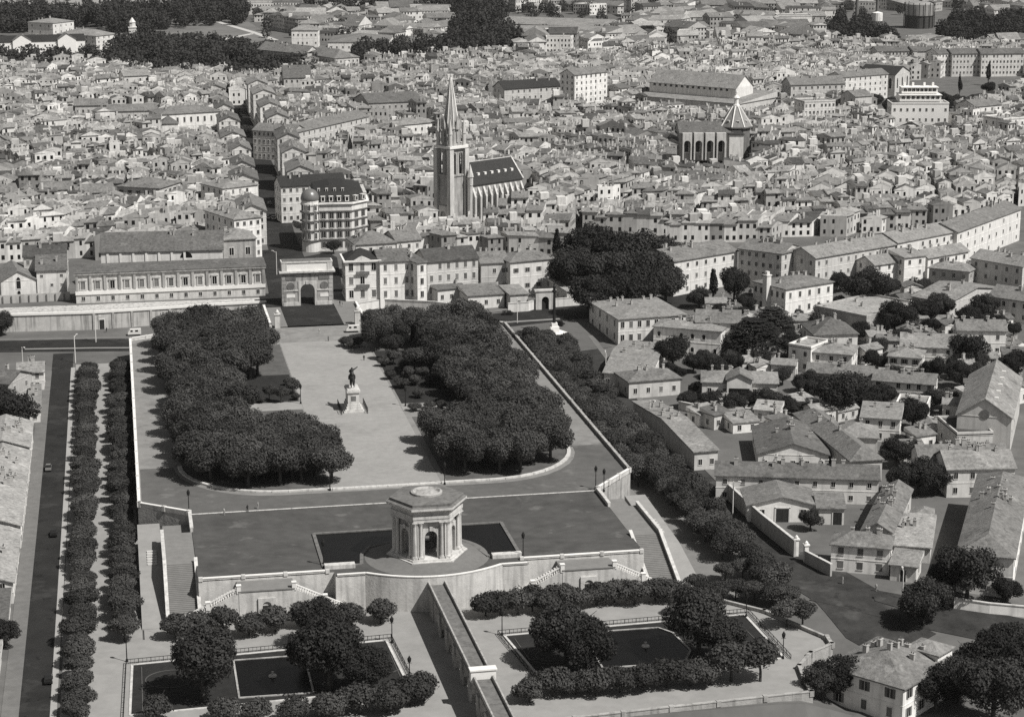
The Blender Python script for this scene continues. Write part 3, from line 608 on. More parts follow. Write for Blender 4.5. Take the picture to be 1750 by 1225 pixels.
# ------------------------------------------------------------------ law court palace: long front of thirteen bays
z_ = 0.0; h = 10.8
a = at(128, 468, h); b = at(452, 455, h); w = hypot(b[0]-a[0], b[1]-a[1]); an = math.atan2(b[1]-a[1], b[0]-a[0])
t = thing('palace', 'long pale palace with thirteen pilastered bays facing the sunken street', 'palace', (a[0], a[1], 0), an)
D = 11.
m = MB(); m.box(0, 0, -1, w, D, h-.6); m.build('wall', STONE, t)
m = MB(); m.box(-.15, -.35, 3.1, w+.15, .02, 4.6); m.build('white_band', WHITE, t)
m = MB(); m.box(-.5, -.7, h-.55, w+.5, .02, h); m.build('cornice', STONE2, t)
n = 13; bw_ = w/n
PIL = MB(); PIL.box(-.45, -.45, 0, .45, 0, 5.3); PIL.box(-.6, -.55, 5.3, .6, 0, 5.65); PIL = PIL.mesh('pilaster', STONE2)
for k in range(n+1): ob('pilaster', PIL, t, None, (min(max(k*bw_, .5), w-.5), -.0, 4.6))
SUR = MB(); SUR.box(-1.25, -.3, -.35, 1.25, 0, 0); SUR.box(-1.05, -.25, 0, -.75, 0, 2.9); SUR.box(.75, -.25, 0, 1.05, 0, 2.9); SUR.box(-1.2, -.35, 2.9, 1.2, 0, 3.2); SUR.prism([(-1.3, -.45), (1.3, -.45), (1.3, 0), (-1.3, 0)], 3.2, [3.35]*4); SUR.poly([(-1.3, -.45, 3.35), (1.3, -.45, 3.35), (0, -.45, 4.0)]); SUR.poly([(-1.3, -.45, 3.35), (0, -.45, 4.0), (0, 0, 4.0), (-1.3, 0, 3.35)]); SUR.poly([(1.3, -.45, 3.35), (0, -.45, 4.0), (0, 0, 4.0), (1.3, 0, 3.35)])
SUR = SUR.mesh('window_surround', STONE)
dk_ = {2, 7, 9, 10, 11}
for k in range(n):
    x = (k+.5)*bw_; wv = ob('window', WIN['plain' if k in dk_ else 'closed'], t, None, (x, -.02, 5.1), 0, (1.45, 1, 2.8))
    ob('surround', SUR, wv, None, (0, 0, .0), 0, (1/1.45, 1, 1/2.8))
    ob('window', WIN['plain'], t, None, (x, -.02, .9), 0, (1.1, 1, 1.5))
m = MB(); m.box(-.6, -.8, h, w+.6, D+.5, h+.2); m.poly([(-.6, -.8, h+.2), (w+.6, -.8, h+.2), (w+.6, D, h+1.25), (-.6, D, h+1.25)]); m.poly([(-.6, D, h+.2), (-.6, -.8, h+.2), (-.6, D, h+1.25)], 1); m.poly([(w+.6, -.8, h+.2), (w+.6, D, h+.2), (w+.6, D, h+1.25)], 1); m.build('roof', [ROOF[1], STONE], t)
# rear hall and corner pavilion of the palace
bld('palace_hall', 'long tile-roofed hall with a half-moon window rising behind the palace front', (172, 430), (380, 425), d=17, h=14.6, z0=0, roof='gx', rh=5.5, wall=3, rf=1, fl=1, nb=0, sb=0, ch=3, cat='hall')
o = bpy.context.scene.collection.objects[-1]
pv, w2, d2 = bld('palace_pavilion', 'corner pavilion of the palace beside the main street with two pedimented windows', (381, 410), (437, 407), d=16, h=16.5, z0=0, roof='hip', rh=2.5, wall=STONE2, rf=3, fl=2, nb=2, sb=3, ch=1, ww=1.6, wh=2.8, cat='pavilion')
RESERVE.append([at(x, y, 0) for x, y in ((-40, 530), (480, 520), (470, 440), (-40, 452))])
hl = [o for o in COL.objects if o.name.startswith('palace_hall')][0]; hw_ = hl['w']
m = MB(); P = [(2.2*cos(pi*k/10), 2.2*sin(pi*k/10)) for k in range(11)]
m.poly([(hw_*.70+x, -.06, 11.6+y) for x, y in P]); m.build('half_moon_window', GLASS, hl)
for k in range(7): m = MB(); m.box(2+k*4.6, -.3, 10, 2.8+k*4.6, 0, 14.2); m.build('pilaster', WHITE, hl)
# chapel at the left end
ch_, cw, cdp = bld('chapel', 'small chapel with white gable and tall arched window at the left edge', (1, 480), (61, 476), d=20, h=7.5, z0=0, roof='gy', rh=3.4, wall=3, rf=2, fl=1, nb=0, sb=2, ch=0, wt='arch', wh=3, cat='chapel')
ob('window', WIN['arch'], ch_, None, (cw/2, -.02, 4.2), 0, (1.5, 1, 4.2)); ob('window', WIN['arch'], ch_, None, (cw/2, -.02, 1.2), 0, (1.1, 1, 2.3))
bld('court_wing', 'three-storey pale wing with small square windows between chapel and palace', (62, 463), (113, 461), d=12, h=10, z0=0, roof='shed', rh=3.5, wall=3, rf=1, fl=3, nb=3, sb=0, ch=1, ww=.9, wh=.9, course=False, cat='house')
bld('court_wing', 'tile-roofed block with a row of dark openings behind the chapel', (40, 438), (112, 436), d=12, h=13, z0=0, roof='gx', rh=3, wall=2, rf=0, fl=3, nb=5, sb=0, ch=2, cat='house')
# retaining wall below the palace
RW = [at(-40, 541, 0), at(130, 536, 0), at(160, 535, 0), at(290, 527, 0), at(360, 522, 0), at(455, 517, 0)]
t = thing('retaining_wall', 'tall pale retaining wall with a small arched door below the palace', 'wall', (RW[0][0], RW[0][1], -6.5)); ox, oy = RW[0]
m = MB(); pl = [(x-ox, y-oy) for x, y in RW]+[(x-ox, y-oy+14) for x, y in RW[::-1]]; m.prism(pl, -2, 6.45); m.build('wall', mat('wall_plaster', .52, .2, .4, .08, stain=.6), t)
for i in range(len(RW)-1):
    p, q = RW[i], RW[i+1]; L = hypot(q[0]-p[0], q[1]-p[1]); m = MB().frame(p[0]-ox, p[1]-oy, math.atan2(q[1]-p[1], q[0]-p[0])); m.box(0, -.35, 6.4, L, .6, 7.15); m.build('coping', WHITE, t)
p, q = RW[2], RW[3]; an = math.atan2(q[1]-p[1], q[0]-p[0]); dx, dy = at(171, 560, -5)
ob('door', DOOR, t, None, (p[0]-ox+(q[0]-p[0])*.1, p[1]-oy+(q[1]-p[1])*.1-.05, .4), an, (1.7, 1, 3.6))
for i in range(5): 
    f = i/4; m = MB().frame(p[0]-ox+(q[0]-p[0])*f, p[1]-oy+(q[1]-p[1])*f, an); m.box(-.4, -.3, -1, .4, 0, 6.4); m.build('buttress', STONE2, t)
yw = thing('yard_wall', 'grey buttressed yard wall in front of the chapel', 'wall', at(-30, 521, 0)+(0,)); e_ = at(120, 513, 0); s_ = at(-30, 521, 0)
L = hypot(e_[0]-s_[0], e_[1]-s_[1]); an = math.atan2(e_[1]-s_[1], e_[0]-s_[0]); yw.rotation_euler = (0, 0, an)
m = MB(); m.box(0, 0, -.5, L, .5, 3.0); m.build('wall', WALL[1], yw)
for k in range(10): m = MB(); x = 1+k*L/10; m.box(x-.2, -.35, 0, x+.2, 0, 2.6); m.build('buttress', STONE3, yw)

# ------------------------------------------------------------------ apartment block with the corner dome
z0 = 0; H1 = 18.5
p0 = at(518, 430, 0); 
t = thing('corner_apartment_block', 'ornate corner apartment block with a round bay and silvery dome', 'apartment block', (p0[0]+3.6, p0[1]+2, 0)); 
th_ = math.radians(-3); t.rotation_euler = (0, 0, th_)
Wf, Df = 23.0, 30.0; chx, chy = 6.5, 6.5
foot = [(0, 0), (Wf-chx, 0), (Wf, chy), (Wf, Df), (0, Df)]
m = MB(); m.prism(foot, -1, H1); m.build('wall', WALL[3], t)
for z in (4.2, 8.2, 12.0, 15.6): m = MB(); m.prism([(-.5, -.5), (Wf-chx+.25, -.5), (Wf+.5, chy-.25), (Wf+.5, Df), (-.5, Df)], z, z+.28); m.build('balcony', STONE3, t)
m = MB(); m.prism([(-.7, -.7), (Wf-chx+.35, -.7), (Wf+.7, chy-.35), (Wf+.7, Df), (-.7, Df)], H1, H1+.6); m.build('cornice', WALL[4], t)
i_ = 1.6
ins = [(.3, .3), (Wf-chx-.1, .3), (Wf-.3, chy+.1), (Wf-.3, Df), (.3, Df)]; ins2 = [(i_+.3, i_+.3), (Wf-chx-.8, i_+.3), (Wf-i_-.3, chy+.8), (Wf-i_-.3, Df), (i_+.3, Df)]
m = MB()
for k in range(5): a, b, c, d_ = ins[k], ins[(k+1) % 5], ins2[(k+1) % 5], ins2[k]; m.poly([a+(H1+.6,), b+(H1+.6,), c+(H1+4.4,), d_+(H1+4.4,)])
top = [(Wf*.35, Df*.3), (Wf*.55, Df*.3), (Wf*.6, Df*.35), (Wf*.6, Df*.8), (Wf*.35, Df*.8)]
for k in range(5): a, b, c, d_ = ins2[k], ins2[(k+1) % 5], top[(k+1) % 5], top[k]; m.poly([a+(H1+4.4,), b+(H1+4.4,), c+(H1+6.6,), d_+(H1+6.6,)])
m.poly([q+(H1+6.6,) for q in top]); ro = m.build('mansard_roof', SLATE, t)
DORM = MB(); DORM.box(-.8, -.7, 0, .8, .9, 2.0, 1); DORM.poly([(-.5, -.72, .3), (.5, -.72, .3), (.5, -.72, 1.7), (-.5, -.72, 1.7)], 0); DORM.prism([(-.95, -.85), (.95, -.85), (.95, .9), (-.95, .9)], 2.0, 2.2, 1); DORM = DORM.mesh('dormer', [GLASS, WALL[3]])
for k in range(5): ob('dormer', DORM, ro, None, (1.8+k*3.2, .9, H1+1.0))
for k in range(2): ob('dormer', DORM, ro, None, (Wf-chx+1.6+k*3.0, 1.9+k*3.0, H1+1.0), pi/4)
for k in range(6): ob('dormer', DORM, ro, None, (Wf-.9, chy+2.5+k*3.6, H1+1.0), pi/2)
for k in range(4): ob('dormer', DORM, ro, None, (3.5+k*3.2, 3.5, H1+4.6), 0, (.6, .6, .6))
for fz in (.6, 4.7, 8.7, 12.4):
    for k in range(5): ob('window', WIN['shutter'], t, None, (1.8+k*3.2, -.02, fz+.3), 0, (1.15, 1, 2.5))
    for k in range(2): ob('window', WIN['shutter'], t, None, (Wf-chx+1.8+k*2.9, 1.8+k*2.9-.02, fz+.3), pi/4, (1.15, 1, 2.5))
    for k in range(6): ob('window', WIN['shutter'], t, None, (Wf+.02, chy+2.5+k*3.6, fz+.3), pi/2, (1.15, 1, 2.5))
m = MB(); m.lathe(-.2, .8, [(3.5, -1), (3.5, 18.4), (3.8, 18.5), (3.8, 19.1), (3.5, 19.1), (3.4, 20.4)], 20); m.build('round_bay', WALL[3], t)
for z in (4.2, 8.2, 12.0, 15.6): m = MB(); m.lathe(-.2, .8, [(4.2, z), (4.2, z+.28)], 20); m.build('bay_balcony', STONE3, t)
for fz in (4.7, 8.7, 12.4, 16.2):
    for a in (-2.5, -1.75, -1.0, -.25): ob('window', WIN['plain'], t, None, (-.2+3.72*cos(a), .8+3.72*sin(a), fz+.3), a+pi/2, (1.1, 1, 2.4))
m = MB(); m.lathe(-.2, .8, [(3.6, 20.4), (3.7, 20.6), (3.65, 21.6), (3.2, 23.0), (2.4, 24.0), (1.3, 24.6), (.5, 24.8), (.35, 25.3), (.1, 25.8)], 24); smooth(m.mesh('dome', ZINC)); dm = m.build('dome', mat('zinc_dome', .16, .15, .6, rough=.35, spec=.8), t); smooth(dm.data)
RESERVE.append([(p0[0]-4, p0[1]-4), (p0[0]+29, p0[1]-5), (p0[0]+30, p0[1]+33), (p0[0]-2, p0[1]+34)])

# ------------------------------------------------------------------ gothic church with tall spire
c0 = at(772, 385, 0); c1 = at(884, 345, 0); an = math.radians(32)
t = thing('gothic_church', 'gothic stone church with a tall pointed spire over the old town', 'church', (c0[0], c0[1], 0), an-pi/2)
# local frame: y = along the nave away from the tower, x = to the right
tw = 4.3
m = MB(); m.box(-tw, -tw, -1, tw, tw, 22); m.box(-tw-.35, -tw-.35, 21.6, tw+.35, tw+.35, 22.3); tb = m.build('tower', STONE2, t)
for sx in (-1, 1):
    for sy in (-1, 1):
        m = MB(); x, y = sx*(tw), sy*(tw); m.box(x-1.1, y-1.1, -1, x+1.1, y+1.1, 30); m.prism([(x-1.1, y-1.1), (x+1.1, y-1.1), (x+1.1, y+1.1), (x-1.1, y+1.1)], 30, 33); m.build('corner_buttress', STONE, tb)
m = MB()
for k in range(4):
    a = k*pi/2; m.frame(0, 0, a)
    for x in (-1.8, 1.8): m.arch(x, -tw+.3, .8, 1.75, 11.5, .95, 8.4, 22.3, n=6)
m.frame(0, 0, 0); m.box(-tw+1.6, -tw+1.6, 22.3, tw-1.6, tw-1.6, 30, 1); m.build('belfry', [STONE2, DARKST], tb)
m = MB(); m.box(-tw-.9, -tw-.9, 33.5, tw+.9, tw+.9, 34.5); m.build('belfry_cornice', WHITE, tb)
m = MB(); m.lathe(0, 0, [(4.2, 34.5), (4.0, 41.5), (4.3, 41.6), (4.2, 42.2), (3.5, 42.4), (.3, 63), (.1, 64.5)], 8, 0, pi/8); sp = m.build('spire', STONE2, t)
for k in range(8):
    a = pi/8+k*pi/4; m = MB(); m.bar((3.6*cos(a), 3.6*sin(a), 42.2), (.35*cos(a), .35*sin(a), 63), .2, n=4); m.build('spire_rib', WHITE, sp)
    a = k*pi/4; m = MB().frame(3.95*cos(a), 3.95*sin(a), a+pi/2, -2); m.box(-.45, -.25, 38, .45, .3, 42.5); m.prism([(-1.0, -.6), (1.0, -.6), (1.0, .2), (-1.0, .2)], 43.5, 44.5); m.poly([(-1.0, -.6, 44.5), (1.0, -.6, 44.5), (0, -.3, 49.5)]); m.poly([(-1.0, .4, 44.5), (-1.0, -.6, 44.5), (0, -.3, 49.5)]); m.poly([(1.0, .4, 44.5), (1.0, -.6, 44.5), (0, -.3, 49.5)]); m.build('spire_gablet', STONE2, sp)
for sx in (-1, 1):
    for sy in (-1, 1):
        m = MB(); x, y = sx*3.9, sy*3.9; m.lathe(x, y, [(.85, 34.5), (.75, 39.5), (1.0, 39.6), (.1, 46)], 6); m.build('pinnacle', STONE, sp)
NL, NW, NH = 30., 7.6, 17.5
m = MB(); m.box(-NW, tw, -1, NW, tw+NL, NH); m.build('nave_wall', STONE2, t)
m = MB(); r_ = NH+8.6; y0, y1 = tw-.2, tw+NL+.2
m.poly([(-NW-.5, y0, NH), (-NW-.5, y1, NH), (0, y1, r_), (0, y0, r_)]); m.poly([(NW+.5, y0, NH), (NW+.5, y1, NH), (0, y1, r_), (0, y0, r_)]); m.box(-NW-.5, y0, NH-.3, NW+.5, y1, NH-.003)
nr = m.build('nave_roof', SLATE, t)
for y in (y0, y1):
    m = MB(); m.poly([(-NW, y, NH), (NW, y, NH), (0, y, r_)]); 
    for s in (-1, 1): m.bar((s*(NW+.4), y, NH), (0, y, r_+.15), .45, n=4)
    m.build('gable', STONE, t)
m = MB(); m.box(-.25, y0, r_-.05, .25, y1, r_+.25); m.build('ridge', STONE, nr)
for k in range(7): m = MB(); y = tw+3+k*3.9; f = .55; m.box(NW*f-.6, y-.6, NH+8.6*(1-f)-.5, NW*f+.9, y+.6, NH+8.6*(1-f)+.6); m.poly([(NW*f+.92, y-.45, NH+8.6*(1-f)-.35), (NW*f+.92, y+.45, NH+8.6*(1-f)-.35), (NW*f+.92, y+.45, NH+8.6*(1-f)+.45), (NW*f+.92, y-.45, NH+8.6*(1-f)+.45)]); m.build('roof_vent', WHITE, nr)
for k in range(10):
    for s in (-1, 1):
        y = tw+1.2+k*3.1; m = MB(); m.prism([(s*NW, y-.5), (s*(NW+2.0), y-.5), (s*(NW+2.0), y+.5), (s*NW, y+.5)][::s], -1, [16.5, 12.5, 12.5, 16.5]); m.build('buttress', STONE, t)
        if k < 9: ob('window', WIN['arch'], t, None, (s*(NW+.02), y+1.55, 5.5), s*pi/2, (1.3, 1, 8.5))
for s in (-1, 1): m = MB(); m.lathe(s*(NW-.6), tw+.2, [(1.3, -1), (1.2, 21), (1.5, 21.1), (.1, 26.5)], 8); m.build('stair_turret', STONE, t)
m = MB(); m.arch(0, -tw-.6, .7, 2.6, 9, 1.5, 5.2, 0, n=8); m.build('portal', STONE, t)
RESERVE.append([at(x, y, 0) for x, y in ((742, 400), (800, 402), (900, 368), (905, 335), (850, 322), (745, 368))])

# ------------------------------------------------------------------ mansions between the arch and the trees
mn, w_, d_ = bld('mansion', 'three-bay mansion with dark hipped roof and pediment right of the arch', (590, 447), (648, 445), d=13, h=14.5, z0=0, roof='pyr', rh=3.6, wall=4, rf=SLATE, fl=3, nb=3, sb=4, ch=1, ww=1.4, wh=2.6, cat='mansion')
m = MB(); m.box(-.7, -.75, 14.2, w_+.7, d_+.7, 14.75); m.build('cornice', WHITE, mn)
m = MB(); m.poly([(w_/2-3, -.6, 14.8), (w_/2+3, -.6, 14.8), (w_/2, -.6, 16.2)]); m.poly([(w_/2-3, -.6, 14.8), (w_/2, -.6, 16.2), (w_/2, 1.5, 16.0), (w_/2-3, 1.5, 14.8)]); m.poly([(w_/2+3, -.6, 14.8), (w_/2, -.6, 16.2), (w_/2, 1.5, 16.0), (w_/2+3, 1.5, 14.8)]); m.build('pediment', WALL[3], mn)
for z in (5, 9.7): m = MB(); m.box(w_*.3, -.8, z, w_*.7, 0, z+.25); m.box(w_*.3, -.8, z+.25, w_*.7, -.7, z+1.1); m.build('balcony', STONE3, mn)
B = bld
B('town_house', 'plain pale four-storey house adjoining the mansion with the dark roof', (649, 447), (704, 444), d=15, h=14.3, z0=0, roof='gx', rh=3, wall=4, rf=1, fl=3, nb=3, sb=3, ch=3, wt='closed', ww=1.1, wh=2.2)
B('town_house', 'narrow bright house end between two recessed facades right of the arch', (713, 449), (729, 447), d=14, h=14, z0=0, roof='shed', rh=2, wall=4, rf=1, fl=3, nb=1, sb=2, ch=2, ww=1.2, wh=2.2)
B('town_house', 'long recessed facade with closed shutters under a wide tile roof', (730, 447), (817, 440), d=14, h=13, z0=0, roof='gx', rh=3.4, wall=2, rf=0, fl=3, nb=6, sb=2, ch=3, wt='closed', ww=1.1, wh=2.2)
B('town_house', 'grey block behind the walled forecourts with a bright corner', (822, 449), (868, 447), d=14, h=11, z0=0, roof='gx', rh=2.8, wall=2, rf=2, fl=2, nb=3, sb=2, ch=2)
B('town_house', 'pale two-storey house with shutters behind the arched gate', (872, 448), (950, 441), d=13, h=11.5, z0=0, roof='hip', rh=2.6, wall=3, rf=2, fl=2, nb=4, sb=2, ch=2, wt='shutter')
B('outbuilding', 'low pale outbuilding in front of the long recessed facade', (748, 495), (795, 490), d=9, h=5.2, roof='shed', rh=1.6, wall=3, rf=1, fl=1, nb=3, sb=1, ch=1, cat='outbuilding')
B('outbuilding', 'low garden building left of the arched gate', (800, 505), (862, 501), d=12, h=5, roof='shed', rh=1.5, wall=3, rf=2, fl=1, nb=3, sb=1, ch=0, cat='outbuilding')
B('gate_lodge', 'square stone lodge left of the arched gateway', (872, 503), (902, 501), d=12, h=5.5, roof='shed', rh=.9, wall=2, rf=3, fl=1, nb=1, sb=2, ch=0, wt='closed', cat='lodge')
B('gate_lodge', 'long flat-roofed stone lodge right of the arched gateway', (969, 497), (998, 495), d=26, h=5.5, roof='shed', rh=.9, wall=2, rf=4, fl=1, nb=0, sb=4, ch=0, cat='lodge')
g0 = at(925, 526, -1.4); zz = zg(*g0)
t = thing('gateway', 'arched stone gateway with cornice on the pale street front', 'gateway', (g0[0]+1.5, g0[1], zz)); m = MB(); m.arch(0, 0, 1.6, 3.4, 6.6, 1.3, 3.4, 0); m.box(-3.9, -.3, 6.6, 3.9, 1.9, 7.2); m.build('arch', STONE, t)
m = MB(); m.box(-1.2, 1.0, 0, 1.2, 1.2, 4.6); m.build('gate_leaf', mat('door_paint', .035), t)
def wall_run(label, pts, h=3., mt=None, w=.5, name='garden_wall', cop=True, dz=0):
    a = pts[0]; t = thing(name, label, 'wall', (a[0], a[1], zg(*a)+dz)); z0 = zg(*a)+dz
    for p, q in zip(pts, pts[1:]):
        L = hypot(q[0]-p[0], q[1]-p[1]); m = MB().frame(p[0]-a[0], p[1]-a[1], math.atan2(q[1]-p[1], q[0]-p[0])); zp, zq = zg(*p)+dz-z0, zg(*q)+dz-z0
        m.prism([(0, -w/2), (L, -w/2), (L, w/2), (0, w/2)], [zp-1.5, zq-1.5, zq-1.5, zp-1.5], [zp+h, zq+h, zq+h, zp+h]); m.build('wall_run', mt or WALL[2], t)
        if cop:
            m = MB().frame(p[0]-a[0], p[1]-a[1], math.atan2(q[1]-p[1], q[0]-p[0])); m.prism([(0, -w/2-.12), (L, -w/2-.12), (L, w/2+.12), (0, w/2+.12)], [zp+h, zq+h, zq+h, zp+h], [zp+h+.2, zq+h+.2, zq+h+.2, zp+h+.2]); m.build('coping', STONE, t)
    return t
G = lambda x, y: atg(x, y)[:2]
wall_run('pale street wall left of the arched gateway', [G(868, 534), G(902, 532), G(915, 528)], 3.2, WALL[3])
wall_run('pale street wall right of the arched gateway', [G(938, 526), G(1000, 521), G(1035, 517)], 3.0, WALL[3])
wall_run('white terrace wall below the mansion by the arch', [G(598, 530), G(655, 528), G(740, 532), G(800, 540)], 3.5, WALL[4])
wall_run('pale garden wall with urns below the big trees', [G(1000, 520), G(1060, 512), G(1165, 490)], 3.0, WALL[3])
# ------------------------------------------------------------------ villas, sheds and houses on the right
B('public_building', 'broad two-storey building with tall windows and shaded left side by the square', (1057, 545), (1172, 537), BL=(1031, 513), h=9, roof='hip', rh=1.6, wall=3, rf=3, fl=2, nb=8, sb=4, ch=4, cat='building', ww=1.2, wh=2.2)
B('house', 'long low house with patched pale roof and dark street side', (1032, 636), (1112, 640), BL=(995, 578), h=5, roof='gx', rh=2.4, wall=3, rf=3, fl=1, nb=6, sb=3, ch=3)
B('house', 'low hipped house beside the shaded street right of the avenue', (1075, 652), (1163, 645), d=12, h=5.5, roof='hip', rh=2, wall=2, rf=2, fl=1, nb=4, sb=2, ch=2)
B('villa', 'ornate white villa with arched windows below the cedar', (1117, 557), (1232, 566), d=11, h=9, roof='hip', rh=1.4, wall=4, rf=3, fl=2, nb=6, sb=2, ch=3, wt='arch', cat='villa')
B('villa', 'tall house with grey roof behind the ornate white villa', (1190, 549), (1264, 551), d=11, h=10.5, roof='gx', rh=3, wall=3, rf=2, fl=3, nb=3, sb=2, ch=3, cat='villa')
vt, w_, d_ = B('villa', 'large white villa with slender tower among dark trees', (1343, 494), (1424, 481), BL=(1277, 482), h=10, roof='hip', rh=2, wall=4, rf=2, fl=2, nb=5, sb=6, ch=2, cat='villa', wh=2)
m = MB(); m.box(-2.1, d_*.45, -1, -.05, d_*.45+2.1, 13.5); m.box(-2.3, d_*.45-.2, 13.5, .15, d_*.45+2.3, 13.9); m.box(-1.7, d_*.45+.4, 13.9, -.45, d_*.45+1.7, 15); m.build('tower', WALL[3], vt)
B('flat_building', 'flat-roofed brick building with white right side', (1481, 543), (1572, 521), BL=(1413, 521), h=6.5, roof='flat', wall=1, rf=4, fl=1, nb=3, sb=2, ch=1, cat='building')
B('villa', 'small villa with pale round turret and hipped roof', (1386, 601), (1456, 606), d=13, h=7, roof='hip', rh=2, wall=4, rf=3, fl=2, nb=3, sb=2, ch=2, cat='villa')
B('villa', 'pale projecting wing with terrace left of the small turret villa', (1348, 590), (1386, 596), d=12, h=8, roof='flat', wall=4, rf=4, fl=2, nb=2, sb=2, ch=1, cat='villa')
B('villa', 'dark roofed hall behind the turret villa', (1392, 572), (1466, 570), d=16, h=8.5, roof='hip', rh=4, wall=3, rf=1, fl=2, nb=3, sb=2, ch=2, cat='villa')
gb, w_, d_ = B('villa', 'symmetrical low villa with two hipped wings and a glazed centre', (1200, 652), (1329, 655), d=14, h=6, roof='hip', rh=2, wall=3, rf=3, fl=1, nb=5, sb=2, ch=2, cat='villa', wh=2.4)
m = MB().frame(w_*.33, -1.5, 0); m.box(0, 0, -1, w_*.33, 6, 7.5); m.build('centre_block', WALL[3], gb); m = MB().frame(w_*.33, -1.5, 0); roof_geo(m, w_*.33, 8, 7.5, 'gy', 1.8, .5); m.build('centre_roof', [ROOF[2], WALL[3]], gb)
m = MB(); m.box(w_*.36, -1.6, .8, w_*.63, -1.5, 4.5); m.build('glazing', GLASS, gb)
B('row_house', 'row house with long tile roof beside a round tree', (1379, 634), (1490, 641), d=8, h=5.5, roof='gx', rh=2, wall=3, rf=2, fl=1, nb=5, sb=1, ch=3)
B('row_house', 'pale row house with dormers right of the round tree', (1492, 648), (1597, 656), d=9, h=6, roof='gx', rh=2.2, wall=3, rf=2, fl=2, nb=6, sb=1, ch=4)
B('house', 'two-storey house with shutters above the pale row house', (1518, 608), (1574, 612), d=11, h=6.5, roof='hip', rh=2, wall=4, rf=3, fl=2, nb=3, sb=2, ch=2, wt='shutter')
B('house', 'house with broad grey gable roof left of the white gabled house', (1540, 590), (1632, 594), d=13, h=7, roof='gx', rh=3, wall=3, rf=3, fl=2, nb=4, sb=2, ch=2)
B('house', 'white two-storey house with paired chimneys and plain gable roof', (1637, 563), (1720, 564), d=9, h=9, roof='gx', rh=2.6, wall=4, rf=2, fl=2, nb=3, sb=2, ch=4)
cb, w_, d_ = B('church_hall', 'large church hall with broad pale gable roof and cross at the right edge', (1636, 706), (1729, 713), BL=(1618, 636), h=11, roof='gy', rh=5, wall=2, rf=3, fl=1, nb=0, sb=4, ch=0, cat='church', wt='arch', wh=3)
m = MB(); m.lathe(w_/2, .2, [(1.4, 0), (1.4, .2)], 16); m.v = [(x, -.05-(z*.3), 11.2+(y-.2)) for x, y, z in m.v]; m.build('round_window', STONE3, cb)
m = MB(); m.box(w_/2-.2, d_-.4, 15.5, w_/2+.2, d_, 18.5); m.box(w_/2-.9, d_-.4, 17.3, w_/2+.9, d_, 17.7); m.build('cross', STONE, cb)
for k in range(5): m = MB(); m.box(w_*.62, d_*(.15+.17*k)-.5, 13.2, w_*.72, d_*(.15+.17*k)+.5, 14.6); m.build('roof_vent', WALL[3], cb)
B('flat_building', 'low block with dark flat roof in front of the church hall', (1636, 743), (1697, 741), BL=(1622, 714), h=6.5, roof='flat', wall=2, rf=ROOF[0], fl=1, nb=3, sb=2, ch=0, cat='building')
B('house', 'ruinous pale house with exposed yard walls', (1472, 712), (1538, 716), d=12, h=7, roof='shed', rh=1.5, wall=4, rf=3, fl=2, nb=3, sb=2, ch=1)
B('house', 'pale garden house with chimneyed terrace beside the church hall', (1532, 690), (1585, 694), d=9, h=5, roof='flat', wall=4, rf=3, fl=1, nb=3, sb=1, ch=2)
B('workshop', 'workshop with parallel tiled ridges and white front', (1296, 774), (1416, 776), BL=(1262, 728), h=5, roof='gy', rh=3, wall=3, rf=1, fl=1, nb=5, sb=3, ch=3, cat='workshop')
B('workshop', 'long diagonal tiled shed with dark left wall', (1454, 787), (1508, 784), BL=(1366, 706), h=6, roof='hip', rh=2.6, wall=2, rf=2, fl=1, nb=2, sb=0, ch=2, cat='workshop')
B('workshop', 'broad bright tiled shed behind the long diagonal one', (1425, 745), (1500, 748), d=12, h=6.5, roof='hip', rh=2.6, wall=2, rf=3, fl=1, nb=2, sb=2, ch=1, cat='workshop')
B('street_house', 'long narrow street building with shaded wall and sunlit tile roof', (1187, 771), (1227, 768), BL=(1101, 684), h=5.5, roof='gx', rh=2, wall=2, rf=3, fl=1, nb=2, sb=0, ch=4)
B('long_house', 'very long low house with a row of small windows above the warehouse', (1224, 810), (1502, 818), d=9, h=7, roof='gx', rh=2.4, wall=3, rf=1, fl=2, nb=9, sb=1, ch=6, ww=1.0, wh=1.3)
wh_, w_, d_ = B('warehouse', 'warehouse with low white gable, dark double door and two square windows', (1278, 862), (1397, 862), BL=(1250, 834), h=4.6, roof='gy', rh=2.2, wall=4, rf=2, fl=1, nb=0, sb=0, ch=0, cat='warehouse', course=False)
ob('door', DOOR, wh_, None, (w_*.5, 0, 0), 0, (3.2, 1, 3.6))
for x in (.2, .8): ob('window', WIN['plain'], wh_, None, (w_*x, 0, 1.9), 0, (1.4, 1, 1.4))
wi, w_, d_ = B('warehouse_wing', 'small wing with a dark door right of the white warehouse', (1398, 867), (1443, 868), d=8, h=4.4, roof='shed', rh=1.4, wall=3, rf=2, fl=1, nb=0, sb=0, ch=0, cat='warehouse', course=False)
ob('door', DOOR, wi, None, (w_*.75, 0, 0), 0, (2.2, 1, 3.2))
B('shed_row', 'narrow tiled shed running back from the two-storey street house', (1474, 903), (1524, 908), BL=(1502, 829), h=5.5, roof='gy', rh=2, wall=2, rf=2, fl=1, nb=0, sb=3, ch=5, cat='shed')
B('street_house', 'two-storey house with six shuttered windows facing the junction', (1421, 929), (1521, 937), d=9, h=6.7, roof='hip', rh=2.2, wall=4, rf=2, fl=2, nb=3, sb=2, ch=2, wt='closed', ww=1.3, wh=1.8)
B('annex', 'low pale annex with a small door right of the shuttered house', (1522, 963), (1566, 968), d=8, h=4, roof='shed', rh=1.2, wall=3, rf=3, fl=1, nb=1, sb=1, ch=0, door=True, cat='outbuilding')
